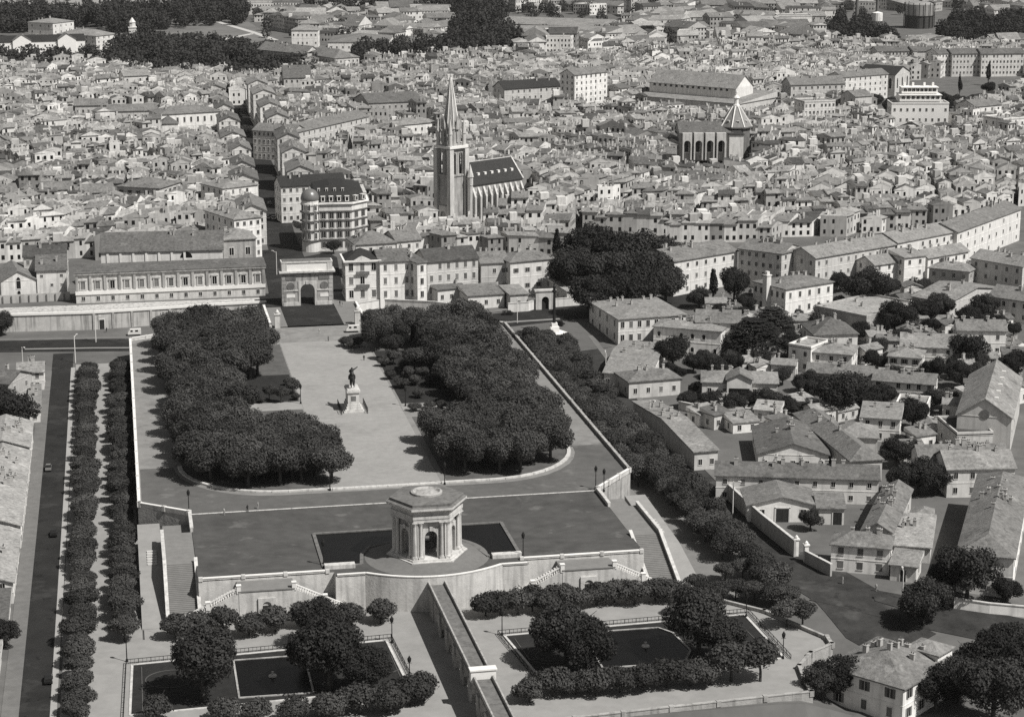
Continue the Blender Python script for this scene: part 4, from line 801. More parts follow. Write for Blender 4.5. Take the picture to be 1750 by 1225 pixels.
B('small_lodge', 'little white hexagonal-looking lodge in the yard', (1562, 880), (1594, 882), d=6, h=4, roof='hip', rh=1.4, wall=4, rf=3, fl=1, nb=1, sb=1, ch=0, wt='arch', cat='lodge')
B('house', 'pale yard building left of the long right-hand house', (1525, 930), (1590, 935), d=22, h=4, roof='shed', rh=1, wall=3, rf=4, fl=1, nb=2, sb=1, ch=2)
B('tenement', 'tall long house with grey tiled roof and deep shadow at the right edge', (1637, 944), (1733, 953), BL=(1618, 806), h=9.5, roof='hip', rh=3.2, wall=4, rf=2, fl=2, nb=3, sb=7, ch=6, wt='closed')
B('house', 'tile-roofed house behind the long right-hand tenement', (1620, 800), (1735, 798), d=13, h=8, roof='gx', rh=3, wall=3, rf=3, fl=2, nb=4, sb=2, ch=4)
B('house', 'row of houses with mottled roof between the yard and church hall', (1572, 783), (1722, 781), d=9, h=7.5, roof='gx', rh=2.6, wall=3, rf=2, fl=2, nb=7, sb=1, ch=5)
vl, w_, d_ = B('villa', 'large hip-roofed villa with white eaves in the lower right corner', (1414, 1137), (1544, 1175), BR=(1613, 1120), h=8, z0=-12.5, roof='hip', rh=3, wall=4, rf=2, fl=2, nb=3, sb=4, ch=6, wt='shutter', cat='villa', ov=.7, ww=1.2, wh=2)
m = MB().frame(w_*.55, d_*.75, 0); m.box(0, 0, 4, w_*.4, 6, 10); m.build('rear_wing', WALL[4], vl); m = MB().frame(w_*.55, d_*.75, 0); roof_geo(m, w_*.4, 6, 10, 'hip', 1.4, .5); m.build('rear_roof', [ROOF[3], WALL[4]], vl)
wall_run('curving white wall along the road at the right edge', [G(1630, 1038), G(1690, 1046), G(1760, 1052)], 2.4, WALL[4])
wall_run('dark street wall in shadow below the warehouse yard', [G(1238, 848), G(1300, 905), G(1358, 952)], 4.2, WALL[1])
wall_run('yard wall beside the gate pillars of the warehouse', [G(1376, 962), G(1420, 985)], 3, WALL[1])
for k, (x, y, s) in enumerate(((1360, 950, 'left'), (1377, 960, 'right'))):
    p = G(x, y); t = thing('gate_pillar', 'white gate pillar on the %s of the yard entrance' % s, 'pillar', (p[0], p[1], zg(*p))); m = MB(); m.box(-.5, -.5, -.5, .5, .5, 4.2); m.build('shaft', WALL[4], t); m = MB(); m.box(-.7, -.7, 4.2, .7, .7, 4.5); m.lathe(0, 0, [(.35, 4.5), (.45, 4.9), (.1, 5.3)], 8); m.build('cap', WALL[4], t)
wall_run('pale boundary wall of the gardens behind the villas', [G(1500, 700), G(1560, 720), G(1620, 735)], 2.6, WALL[4])
wall_run('yard wall in front of the symmetrical villa', [G(1160, 700), G(1215, 712), G(1300, 712)], 2.6, WALL[2])
# upper right: blocks along the boulevard
B('apartment_block', 'three-storey pale block facing the big trees', (1152, 446), (1260, 428), d=18, h=13, roof='gx', rh=3, wall=3, rf=2, fl=3, nb=7, sb=4, ch=4, cat='apartment block')
B('apartment_block', 'grey corner block with rows of balconies right of the pale block', (1263, 424), (1336, 433), d=16, h=14, roof='gx', rh=2.6, wall=2, rf=2, fl=4, nb=6, sb=4, ch=4, cat='apartment block')
B('apartment_block', 'narrow block with balconies at the corner of the boulevard', (1337, 433), (1373, 424), d=16, h=14, roof='hip', rh=2.6, wall=2, rf=2, fl=4, nb=3, sb=4, ch=2, cat='apartment block')
B('apartment_block', 'long block with tall white window bays on the boulevard', (1394, 440), (1530, 417), d=14, h=13.5, roof='gx', rh=2.8, wall=2, rf=3, fl=3, nb=11, sb=3, ch=6, cat='apartment block', wt='closed')
B('apartment_block', 'continuing boulevard block towards the right edge', (1534, 414), (1632, 395), d=14, h=13.5, roof='gx', rh=2.8, wall=3, rf=3, fl=3, nb=8, sb=3, ch=5, cat='apartment block')
B('apartment_block', 'last long boulevard block at the right edge', (1636, 396), (1745, 356), d=14, h=13.5, roof='gx', rh=2.8, wall=3, rf=2, fl=3, nb=9, sb=3, ch=5, cat='apartment block')
B('house', 'white blank-sided house below the boulevard blocks', (1495, 452), (1545, 445), d=10, h=10, roof='gx', rh=2.4, wall=4, rf=3, fl=3, nb=3, sb=2, ch=2)
B('house', 'tall pale house with open roof beside the blank-sided house', (1546, 440), (1582, 436), d=9, h=12, roof='shed', rh=1.5, wall=4, rf=3, fl=3, nb=2, sb=2, ch=1)
B('house', 'dark-walled house with small windows among trees right of the villas', (1588, 457), (1656, 464), d=10, h=8, roof='hip', rh=2.2, wall=1, rf=3, fl=2, nb=4, sb=2, ch=2)
B('market_shed', 'wide pale tiled shed near the right edge', (1622, 517), (1715, 492), BL=(1582, 500), h=6, roof='gy', rh=3, wall=2, rf=3, fl=1, nb=4, sb=2, ch=2, cat='shed')
B('gallery_house', 'house with open galleries at the far right', (1660, 440), (1748, 455), d=12, h=12, roof='gx', rh=2.5, wall=2, rf=3, fl=3, nb=5, sb=2, ch=3)
B('house', 'long white house front above the gallery house', (1586, 440), (1655, 428), d=9, h=8, roof='gx', rh=2.4, wall=4, rf=3, fl=2, nb=5, sb=2, ch=2)
B('house', 'house with shaded gable at the right edge above the white gabled house', (1690, 505), (1760, 515), d=14, h=8, roof='gx', rh=3, wall=3, rf=2, fl=2, nb=4, sb=2, ch=2)
# left side: row along the left street
B('street_house', 'small tile-roofed house at the head of the left street', (30, 636), (74, 634), d=10, h=6, roof='gx', rh=2, wall=3, rf=3, fl=2, nb=2, sb=2, ch=2)
B('street_house', 'narrow stepped house with yard below the head of the left street', (50, 700), (68, 699), d=26, h=4, roof='shed', rh=1, wall=3, rf=3, fl=1, nb=1, sb=3, ch=2)
def bw(name, label, x0, y0, w, d, h, z0=None, cat='house', roof='gy', rh=2.2, wall=3, rf=4, fl=2, nb=3, sb=4, ch=3, ov=.5, wt='plain', rz=0, group=None, ww=1.05, wh=1.6):
    t = thing(name, label, cat, (x0, y0, zg(x0+w/2, y0+d/2)-.1 if z0 is None else z0), rz, group); body(t, w, d, h, roof, rh, wall, rf, fl, nb, sb, ch, ov, wt, ww, wh, False, True, random.Random(int(abs(x0*31+y0*17)))); return t
bw('terrace_house', 'pale gabled roof along the left street, farthest of the long row', -105, 112, 14.2, 26, 6.2, rh=2.4, ch=6)
bw('terrace_house', 'very long pale roof along the left street with many chimneys', -104.5, 46, 13.8, 64, 6.2, rh=2.4, ch=14, sb=9)
bw('terrace_house', 'long pale roof along the left street below the very long one', -104.5, 8, 13.6, 36.5, 5.4, rh=2.2, ch=5, sb=5)
bw('yard_house', 'low white building with dark roof bays at the lower left edge', -104, -16, 12.6, 20, 4.2, roof='shed', rh=1.0, wall=4, rf=1, fl=1, ch=0)
bw('yard_house', 'white wall and low roof in the bottom left corner', -104, -62, 12, 36, 3.8, roof='shed', rh=.9, wall=4, rf=4, fl=1, ch=0)
B('house', 'house corner in deep shade at the left edge', (-50, 650), (14, 655), d=14, h=9, roof='gx', rh=2.4, wall=1, rf=1, fl=2, nb=3, sb=2, ch=1)

# ------------------------------------------------------------------ town landmarks farther back
RESERVE.append([at(x, y, 0) for x, y in ((1500, 222), (1640, 222), (1640, 200), (1500, 200))])
B('city_mansion', 'large white mansion with two rows of windows beside the main street', (274, 196), (378, 190), d=22, h=14, z0=0, roof='hip', rh=3, wall=4, rf=2, fl=2, nb=9, sb=4, ch=4, cat='mansion', wh=2.8)
mp, w_, d_ = B('city_pavilion', 'small white pavilion with curved roof in front of the large white mansion', (274, 212), (304, 211), d=8, h=10, z0=0, roof='pyr', rh=4, wall=4, rf=1, fl=1, nb=1, sb=1, ch=0, cat='pavilion')
B('public_building', 'long grey building with dark courtyard trees left of the white mansion', (128, 180), (183, 179), d=14, h=12, z0=0, roof='gx', rh=3, wall=2, rf=2, fl=2, nb=6, sb=2, ch=1, cat='building')
B('public_building', 'long building with shutters adjoining the courtyard trees', (184, 190), (268, 188), d=14, h=11, z0=0, roof='gx', rh=3, wall=2, rf=2, fl=2, nb=8, sb=2, ch=1, cat='building')
B('tile_hall', 'broad tiled hall in front of the courtyard trees', (190, 238), (272, 235), d=16, h=9, z0=0, roof='gx', rh=4, wall=2, rf=1, fl=1, nb=0, sb=0, ch=2, cat='hall')
B('tile_hall', 'hall with white gable left of the courtyard', (80, 235), (140, 225), d=18, h=8, z0=0, roof='gy', rh=4, wall=3, rf=1, fl=1, nb=0, sb=0, ch=0, cat='hall')
B('school_building', 'wide dark classical building with many windows left of the spire', (630, 176), (722, 172), d=28, h=15, z0=0, roof='gx', rh=4, wall=1, rf=1, fl=3, nb=9, sb=4, ch=2, cat='building')
B('house', 'white house with six bright windows left of the spire', (683, 214), (748, 208), d=16, h=11, z0=0, roof='hip', rh=2.4, wall=4, rf=3, fl=2, nb=6, sb=3, ch=2)
B('long_mansard', 'long street row with dormered roof behind the domed corner block', (480, 318), (590, 312), d=12, h=16, z0=0, roof='gx', rh=3.5, wall=3, rf=SLATE, fl=4, nb=10, sb=3, ch=3, cat='apartment block')
B('street_row', 'long row of street houses right of the shaded main street, far part', (432, 222), (500, 226), d=14, h=15, z0=0, roof='gx', rh=3, wall=2, rf=2, fl=4, nb=9, sb=3, ch=4, cat='apartment block')
B('street_row', 'oblique row of street houses right of the main street', (505, 226), (630, 198), d=14, h=15, z0=0, roof='gx', rh=3, wall=2, rf=2, fl=4, nb=14, sb=3, ch=5, cat='apartment block')
B('street_row', 'house with rounded white balconies on the left of the main street', (380, 322), (440, 315), d=18, h=15, z0=0, roof='hip', rh=2.4, wall=4, rf=3, fl=4, nb=5, sb=4, ch=4, cat='apartment block')
B('street_row', 'balconied house beside the main street nearest the palace', (400, 375), (446, 370), d=26, h=16, z0=0, roof='hip', rh=2.4, wall=4, rf=3, fl=4, nb=4, sb=5, ch=4, cat='apartment block')
B('town_block', 'broad block with shuttered windows left of the main street', (200, 318), (272, 322), d=20, h=13, z0=0, roof='hip', rh=3, wall=2, rf=2, fl=3, nb=5, sb=5, ch=4, cat='apartment block', wt='shutter')
B('town_block', 'white-fronted row with shutters near the left edge', (73, 325), (126, 322), d=12, h=11, z0=0, roof='gx', rh=2.6, wall=4, rf=2, fl=2, nb=5, sb=2, ch=3, wt='shutter')
B('town_block', 'white-fronted house at the left edge of the old town', (0, 328), (30, 326), d=12, h=11, z0=0, roof='gx', rh=2.6, wall=4, rf=2, fl=2, nb=3, sb=2, ch=2, wt='shutter')
B('town_block', 'shuttered row between the two white-fronted houses on the left', (132, 330), (196, 326), d=12, h=11, z0=0, roof='gx', rh=2.8, wall=3, rf=2, fl=2, nb=5, sb=2, ch=3, wt='shutter')
B('large_house', 'big-roofed house behind the mansion with the dark roof', (608, 418), (676, 414), d=14, h=13, z0=0, roof='hip', rh=3.6, wall=3, rf=2, fl=3, nb=4, sb=3, ch=3)
B('large_house', 'tall house with pale roof beside the big-roofed house', (678, 412), (720, 408), d=13, h=13, z0=0, roof='gx', rh=3, wall=3, rf=2, fl=3, nb=3, sb=2, ch=2)
# church with ribbed octagonal dome
p = at(1256, 271, 0); q_ = at(1195, 275, 0); an = math.atan2(p[1]-q_[1], p[0]-q_[0])
t = thing('domed_church', 'church with arched buttresses and ribbed octagonal dome with lantern', 'church', (p[0], p[1], 1), math.radians(-8)); t.scale = (.92, .92, .92)
m = MB(); m.box(-32, -9, -1, -4, 9, 15); m.build('nave_wall', STONE2, t)
m = MB().frame(-33, -9.6, 0); roof_geo(m, 30, 19.2, 15, 'gx', 5, .4); m.build('nave_roof', [ROOF[1], STONE2], t)
for k in range(4):
    m = MB().frame(-29+k*6.4, 0, 0); m.arch(0, -12.4, 3.2, 2.6, 15, 1.9, 9, 0, n=8); m.build('buttress_arch', STONE, t); ob('window', WIN['arch'], t, None, (-29+k*6.4, -9.05, 4), 0, (2.2, 1, 7))
m = MB(); m.box(-5, -10, -1, 3, -3, 14); m.build('transept', WALL[3], t); m = MB().frame(-5.4, -10.4, 0); roof_geo(m, 8.8, 7.6, 14, 'pyr', 4, .2); m.build('transept_roof', [SLATE, WALL[3]], t)
m = MB(); m.lathe(0, 0, [(8.2, -1), (8.2, 16.5), (9.8, 17), (9.8, 17.6)], 8, 0, pi/8); m.build('drum', STONE3, t)
m = MB(); m.lathe(0, 0, [(9.4, 17.6), (7.6, 20.5), (4.8, 24.5), (2.2, 28.5)], 8, 0, pi/8); dm = m.build('dome', mat('dome_tile', .24, .25, 1), t)
for k in range(8):
    a = pi/8+k*pi/4; m = MB(); m.bar((9.5*cos(a), 9.5*sin(a), 17.6), (2.2*cos(a), 2.2*sin(a), 28.6), .4, n=4); m.build('rib', WHITE, dm)
    a = k*pi/4; ob('dormer', DORM, dm, None, (6.7*cos(a), 6.7*sin(a), 19.2), a+pi/2, (.9, 1, .9))
m = MB(); m.lathe(0, 0, [(2.0, 28.5), (1.9, 29.5), (1.3, 29.6), (1.2, 33), (1.9, 33.2), (1.4, 34), (.5, 34.6), (.3, 35.6), (.5, 36.2), (.2, 37.5)], 8); m.build('lantern', WHITE, t)
RESERVE.append([at(x, y, 0) for x, y in ((1150, 302), (1275, 298), (1290, 258), (1170, 258))])
# market hall
mh, w_, d_ = B('market_hall', 'large market hall with raised clerestory roof and white gable', (1085, 163), (1262, 178), d=44, h=10, z0=0, roof='shed', rh=3.5, wall=2, rf=3, fl=1, nb=0, sb=8, ch=0, cat='hall', wt='arch', wh=4)
m = MB().frame(2, 13, 0); m.box(0, 0, 8, w_-12, 20, 17.5); m.build('clerestory', WALL[3], mh); m = MB().frame(2, 13, 0); roof_geo(m, w_-12, 20, 17.5, 'gx', 7, .6); m.build('upper_roof', [ROOF[3], WALL[4]], mh)
for k in range(14): m = MB(); m.box(5+k*(w_-18)/14, 12.9, 15.3, 6.6+k*(w_-18)/14, 13, 16.6); m.build('clerestory_window', GLASS, mh)
# white terraced modern clinic
wc, w_, d_ = B('clinic', 'bright white modern building stepped back in terraces', (1524, 178), (1622, 178), d=14, h=17, z0=0, roof='flat', wall=mat('bright_white', .85, .05), rf=4, fl=3, nb=9, sb=3, ch=0, cat='building', course=False)
for k, (i0, dy, z) in enumerate(((5, 3, 21.5), (6.5, 6, 25.5))):
    m = MB(); m.box(i0, dy, 16.8, w_-i0+1, 14, z); m.box(i0-.4, dy-.8, z, w_-i0+1.4, 14.2, z+.35); m.box(i0, dy-.8, z-2.9, w_-i0+1, dy-.5, z-2.2); m.build('terrace_storey', MATS['bright_white'], wc)
    for j in range(8): ob('window', WIN['plain'], wc, None, (i0+2+j*(w_-2*i0-3)/7, dy, z-2.2), 0, (1.6, 1, 1.7))
for x in (.25, .4, .6, .75): m = MB(); m.box(w_*x, 10, 25.5, w_*x+1.2, 11.2, 28); m.build('stack', MATS['bright_white'], wc)
sc_, w_, d_ = B('gable_church', 'small church with dark gabled front and three tall windows above the white clinic', (1530, 128), (1555, 122), d=26, h=13, z0=0, roof='gy', rh=4.5, wall=2, rf=SLATE, fl=1, nb=3, sb=4, ch=0, cat='church', wt='arch', ww=2, wh=7)
B('apartment_block', 'tall pale apartment tower rising over the old town', (982, 128), (1038, 122), d=12, h=25, z0=0, roof='gx', rh=3, wall=4, rf=2, fl=7, nb=7, sb=3, ch=3, cat='apartment block')
B('apartment_block', 'ornate dark-roofed block left of the tall apartment tower', (862, 152), (958, 146), d=14, h=16, z0=0, roof='gx', rh=4, wall=2, rf=SLATE, fl=4, nb=10, sb=3, ch=4, cat='apartment block')
B('apartment_block', 'white terrace of apartments at the right, left part', (1375, 175), (1428, 173), d=14, h=16, z0=0, roof='flat', wall=3, rf=3, fl=4, nb=8, sb=3, ch=2, cat='apartment block')
B('apartment_block', 'grey block behind the white terrace of apartments', (1352, 145), (1444, 142), d=14, h=17, z0=0, roof='gx', rh=4, wall=2, rf=2, fl=4, nb=9, sb=3, ch=4, cat='apartment block')
B('apartment_block', 'long balconied block near the small gabled church', (1440, 132), (1518, 126), d=14, h=15, z0=0, roof='gx', rh=3, wall=3, rf=2, fl=4, nb=9, sb=3, ch=3, cat='apartment block')
B('apartment_block', 'tall blank-sided house left of the white clinic', (1462, 165), (1490, 163), d=14, h=14, z0=0, roof='gx', rh=3, wall=2, rf=2, fl=3, nb=0, sb=2, ch=1, cat='apartment block')
B('apartment_block', 'bright apartment house below the clinic at the right edge', (1668, 182), (1712, 178), d=16, h=13, z0=0, roof='gx', rh=3, wall=4, rf=2, fl=3, nb=4, sb=3, ch=2, cat='apartment block')
B('apartment_block', 'overexposed white house at the right edge of the old town', (1715, 205), (1752, 202), d=16, h=14, z0=0, roof='flat', wall=4, rf=4, fl=3, nb=4, sb=3, ch=2, cat='apartment block')
for k, (x0, x1, y, w__, lb) in enumerate(((1500, 1560, 88, 2, 'first from the left'), (1562, 1602, 88, 2, 'second from the left'), (1604, 1626, 92, 4, 'third from the left, white'), (1628, 1676, 92, 2, 'fourth from the left'), (1678, 1750, 92, 3, 'rightmost'))):
    B('boulevard_block', 'long many-windowed boulevard block at upper right, '+lb, (x0, y), (x1, y-1), d=16, h=15.5, z0=0, roof='gx', rh=3, wall=w__, rf=1, fl=4, nb=max(4, int((x1-x0)/6)), sb=3, ch=4, cat='apartment block')
# institution in the park, upper left
iv, w_, d_ = B('institution', 'long white institution with pedimented centre in the wooded park', (-30, 73), (145, 68), d=16, h=13, z0=0, roof='gx', rh=4, wall=MATS['bright_white'], rf=SLATE, fl=2, nb=14, sb=3, ch=3, cat='building')
for x in (.38, .82):
    m = MB().frame(w_*x-7, -1.5, 0); m.box(0, 0, -1, 14, 6, 14); m.build('frontispiece', MATS['bright_white'], iv); m = MB().frame(w_*x-7, -1.5, 0); roof_geo(m, 14, 10, 14, 'gy', 4.5, .5); m.build('pediment_roof', [ROOF[2], MATS['bright_white']], iv)
B('institution_wing', 'tall pale wing rising behind the white institution', (98, 58), (164, 62), d=24, h=13, z0=0, roof='hip', rh=4, wall=3, rf=3, fl=4, nb=6, sb=4, ch=2, cat='building')
B('institution_wing', 'highest pale tower block behind the white institution', (90, 40), (126, 36), d=26, h=19, z0=0, roof='hip', rh=3, wall=3, rf=3, fl=4, nb=4, sb=3, ch=2, cat='building')
B('institution_wing', 'low wing with belfry right of the institution', (165, 70), (232, 66), d=12, h=8.5, z0=0, roof='gx', rh=4, wall=3, rf=3, fl=2, nb=0, sb=2, ch=0, cat='building')
bt = at(228, 86, 0); t = thing('belfry', 'small pale belfry tower at the edge of the park', 'tower', (bt[0], bt[1], 0)); m = MB(); m.box(-3, -3, -1, 3, 3, 18); m.build('shaft', WALL[3], t); m = MB(); m.box(-3.4, -3.4, 18, 3.4, 3.4, 18.6); m.lathe(0, 0, [(2.6, 18.6), (2.4, 22), (2.9, 22.2), (.2, 26)], 8); m.build('lantern', WALL[3], t)
B('barrack', 'long barrack with dormers at the edge of the dark park', (440, 84), (520, 92), d=16, h=14, z0=0, roof='gx', rh=5, wall=2, rf=2, fl=3, nb=14, sb=3, ch=2, cat='barrack')
B('barrack', 'long barrack with corner facing the town', (522, 92), (572, 100), d=20, h=14, z0=0, roof='hip', rh=5, wall=2, rf=2, fl=3, nb=9, sb=6, ch=2, cat='barrack')
B('town_block', 'tall house with steep roof and white string course by the park', (485, 132), (531, 131), d=12, h=15, z0=0, roof='gx', rh=7, wall=2, rf=1, fl=3, nb=5, sb=2, ch=2)
B('park_house', 'white gabled house with arched front by the park', (447, 143), (480, 142), d=14, h=11, z0=0, roof='gy', rh=4, wall=4, rf=3, fl=2, nb=3, sb=2, ch=1)
B('park_house', 'pale three-step house at the edge of the park', (212, 130), (256, 128), d=14, h=15, z0=0, roof='gx', rh=3, wall=3, rf=3, fl=3, nb=4, sb=2, ch=1)
B('park_house', 'low pale house right of the three-step house', (257, 138), (290, 137), d=12, h=12, z0=0, roof='gx', rh=3, wall=4, rf=3, fl=2, nb=3, sb=2, ch=1)
B('barrack_shed', 'wide tiled barrack shed behind the esplanade trees, left', (560, 72), (664, 72), d=60, h=7, z0=0, roof='hip', rh=4, wall=4, rf=2, fl=1, nb=10, sb=4, ch=0, cat='barrack')
B('barrack_shed', 'wide tiled barrack shed behind the esplanade trees, right', (706, 74), (780, 73), d=60, h=7, z0=0, roof='hip', rh=4, wall=4, rf=2, fl=1, nb=8, sb=4, ch=0, cat='barrack')
B('barrack_shed', 'pale two-storey barrack with three-bay gables', (498, 52), (543, 52), d=16, h=13, z0=0, roof='hip', rh=4, wall=4, rf=3, fl=2, nb=6, sb=2, ch=0, cat='barrack')
B('station_shed', 'long low shed with pale roof bands at the top centre', (848, 40), (1032, 46), d=60, h=9, z0=0, roof='gx', rh=4, wall=3, rf=3, fl=1, nb=16, sb=2, ch=0, cat='shed')
B('station_shed', 'second long low shed in front of the first', (860, 52), (1032, 54), d=16, h=8, z0=0, roof='shed', rh=3, wall=4, rf=3, fl=1, nb=14, sb=0, ch=0, cat='shed')
B('factory', 'white factory building with rows of windows at the top right', (1330, 28), (1388, 28), d=24, h=13, z0=0, roof='flat', wall=4, rf=3, fl=2, nb=10, sb=3, ch=1, cat='factory')
B('factory', 'white tall house at the top near the right centre', (1278, 62), (1304, 62), d=14, h=17, z0=0, roof='gx', rh=3, wall=4, rf=3, fl=4, nb=3, sb=2, ch=1)
# gasholder and chimneys
p = at(1570, 46, 0); t = thing('gasholder', 'large cylindrical gasholder with lit metal drum at the top right', 'gasholder', (p[0], p[1], 0))
m = MB(); m.lathe(0, 0, [(13, -1), (13, 10), (13.5, 10.1), (13.5, 10.6)], 40); smooth(m.mesh('x', ZINC)); o = m.build('lower_drum', mat('gas_iron', .07, .2, .2, rough=.5), t)
m = MB(); m.lathe(0, 0, [(12.6, 10.6), (12.6, 20.5), (9, 22.3), (0.1, 23)], 40); o = m.build('bell', mat('gas_bell', .32, .1, .2, rough=.35, spec=.7), t)
for k in range(16):
    a = k*pi/8; m = MB(); m.bar((13.7*cos(a), 13.7*sin(a), 0), (13.7*cos(a), 13.7*sin(a), 22), .35, n=4); m.build('guide_column', DARKST, t)
for x, y, hh, lb in ((1463, 55, 42, 'left of the pair'), (1498, 42, 40, 'right of the pair')):
    p = at(x, y, 0); t = thing('factory_chimney', 'tall dark factory chimney, '+lb, 'chimney', (p[0], p[1], 0)); m = MB(); m.lathe(0, 0, [(2.0, -1), (1.8, 4), (1.2, hh)], 12); m.build('shaft', STONE3, t); m = MB(); m.lathe(0, 0, [(1.5, hh), (1.5, hh+1)], 12); m.build('rim', STONE3, t)
p = at(1498, 62, 0); t = thing('water_tank', 'small white tank on stilts near the gasholder', 'tank', (p[0], p[1], 0)); m = MB(); m.lathe(0, 0, [(4.5, 13), (4.5, 20), (.5, 21)], 14); m.build('tank', WALL[4], t)
for k in range(4): a = pi/4+k*pi/2; m = MB(); m.bar((3.8*cos(a), 3.8*sin(a), -1), (3.2*cos(a), 3.2*sin(a), 13), .4, n=5); m.build('leg', WALL[3], t)
# monument column on the right square
p = G(947, 570); t = thing('monument_column', 'slender dark column with a figure on a stepped white base', 'monument', (p[0], p[1], zg(*p)))
m = MB(); m.lathe(0, 0, [(4.6, 0), (4.6, .35), (3.6, .35), (3.6, .7)], 8); m.box(-1.5, -1.5, .7, 1.5, 1.5, 2.6); m.box(-1.0, -1.0, 2.6, 1.0, 1.0, 3.8); m.build('base', WHITE, t)
m = MB(); m.lathe(0, 0, [(.55, 3.8), (.4, 14.2), (.8, 14.5), (.8, 15)], 10); m.build('shaft', BRONZE, t); m = MB(); m.lathe(0, 0, [(.45, 15), (.5, 16.5), (.2, 17), (.32, 17.4), (.15, 17.8)], 8); m.bar((-.9, 0, 16.4), (.9, 0, 16.6), .14, n=5); m.build('figure', BRONZE, t)

# ------------------------------------------------------------------ rows of tall houses lining the main street
sr = random.Random(3)
for side, nm in ((-1, 'right'), (1, 'left')):
    for si, ((a, b), (c, d_)) in enumerate(zip(ST[1:], ST[2:])):
        L = hypot(c-a, d_-b); ux, uy = (c-a)/L, (d_-b)/L; n = max(1, round(L/26)); an = math.atan2(uy, ux)
        for k in range(n):
            w_ = L/n; x, y = a+ux*L*k/n, b+uy*L*k/n; nx, ny = -uy*side, ux*side; dd = sr.uniform(10, 13)
            mx, my = x+ux*w_/2+nx*(6.5+dd/2), y+uy*w_/2+ny*(6.5+dd/2)
            if any(inpoly(mx+p*ux*w_*.5+q*nx*dd*.5, my+p*uy*w_*.5+q*ny*dd*.5, r) for r in RESERVE for p in (-1, 0, 1) for q in (-1, 0, 1)): continue
            # footprint: front on the street, depth away from it
            fx, fy = (x+ux*w_+nx*6.5, y+uy*w_+ny*6.5) if side == -1 else (x+nx*6.5, y+ny*6.5); rz = an+pi if side == -1 else an
            st = ('beside the domed corner block', 'in the middle stretch', 'towards the far bend', 'beyond the bend', 'at the far end')[min(si, 4)]
            t = thing('street_house', 'tall balconied house on the %s side of the main street, %s' % (nm, st), 'house', (fx, fy, 0), rz, 'tall houses lining the main street')
            body(t, w_-.05, dd, sr.uniform(17.5, 19) if side == -1 else sr.uniform(12, 14.5), 'gx', 2.6, sr.choice((2, 3, 3, 4)), sr.choice((1, 2, 3)), 5, max(3, int(w_/3.4)), 3, 3, .5, 'plain', 1.0, 1.9, False, True, sr)
            RESERVE.append([(mx+p*ux*w_*.52+q*nx*dd*.55, my+p*uy*w_*.52+q*ny*dd*.55) for p, q in ((-1, -1), (1, -1), (1, 1), (-1, 1))])
RESERVE += STR

# ------------------------------------------------------------------ the old town: blocks split into lots, one house per lot
tr = random.Random(21)
def lim(px):
    T = ((-400, 470), (120, 452), (450, 440), (500, 418), (600, 420), (700, 428), (950, 432), (960, 396), (1150, 396), (1165, 412), (1400, 404), (1640, 380), (1760, 345), (2400, 300))
    for (a, b), (c, d) in zip(T, T[1:]):
        if a <= px < c: return b+(d-b)*(px-a)/(c-a)
    return 300
PARKS = [[(-80, 140), (-80, -40), (330, -40), (420, 8), (425, 40), (330, 55), (470, 76), (600, 100), (610, 128), (540, 120), (430, 150), (330, 142), (200, 132), (90, 126)],
         [(598, 118), (606, 88), (700, 84), (795, 76), (780, 20), (850, -10), (868, 40), (905, 64), (890, 92), (800, 112), (700, 112)],
         [(1395, 60), (1450, 20), (1640, 20), (1760, 40), (1760, 72), (1650, 82), (1560, 78), (1450, 84)],
         [(1440, 196), (1524, 196), (1640, 196), (1760, 165), (1760, 130), (1640, 130), (1520, 140), (1440, 160)],
         [(225, 70), (330, 36), (428, 36), (486, 72), (366, 96), (300, 86)],
         [(840, 62), (1060, 62), (1060, 28), (840, 20)],
         [(148, 212), (275, 210), (275, 200), (140, 200)]]
PARKW = [[at(x, y, 0) for x, y in p] for p in PARKS]
LOW = [(1150, 1290, 298, 320), (262, 388, 236, 262), (1512, 1632, 226, 256), (620, 735, 222, 245), (678, 752, 246, 272), (1075, 1300, 196, 216), (978, 1042, 190, 205), (855, 960, 190, 205), (1370, 1432, 220, 236), (125, 272, 215, 236), (478, 592, 365, 385), (430, 632, 268, 285), (1265, 1440, 200, 215), (482, 534, 172, 186)]
def free(x, y, r=0):
    for pl in RESERVE:
        if inpoly(x, y, pl): return False
    for pl in PARKW:
        if inpoly(x, y, pl): return False
    return True
def split(q, area, out, skew=.07):
    A = abs(sum(q[i][0]*q[(i+1) % 4][1]-q[(i+1) % 4][0]*q[i][1] for i in range(4)))/2
    if A < area*tr.uniform(.6, 1.5): out.append(q); return
    e = [hypot(q[(i+1) % 4][0]-q[i][0], q[(i+1) % 4][1]-q[i][1]) for i in range(4)]
    t = tr.uniform(.38, .62); u = t+tr.uniform(-skew, skew)
    L = lambda a, b, k: (a[0]+(b[0]-a[0])*k, a[1]+(b[1]-a[1])*k)
    if e[0]+e[2] > e[1]+e[3]: m1, m2 = L(q[0], q[1], t), L(q[3], q[2], u); split((q[0], m1, m2, q[3]), area, out); split((m1, q[1], q[2], m2), area, out)
    else: m1, m2 = L(q[1], q[2], t), L(q[0], q[3], u); split((q[0], q[1], m1, m2), area, out); split((m2, m1, q[2], q[3]), area, out)
def pick(w): 
    r = tr.random()*sum(w)
    for i, k in enumerate(w):
        r -= k
        if r <= 0: return i
    return 0
class H: pass
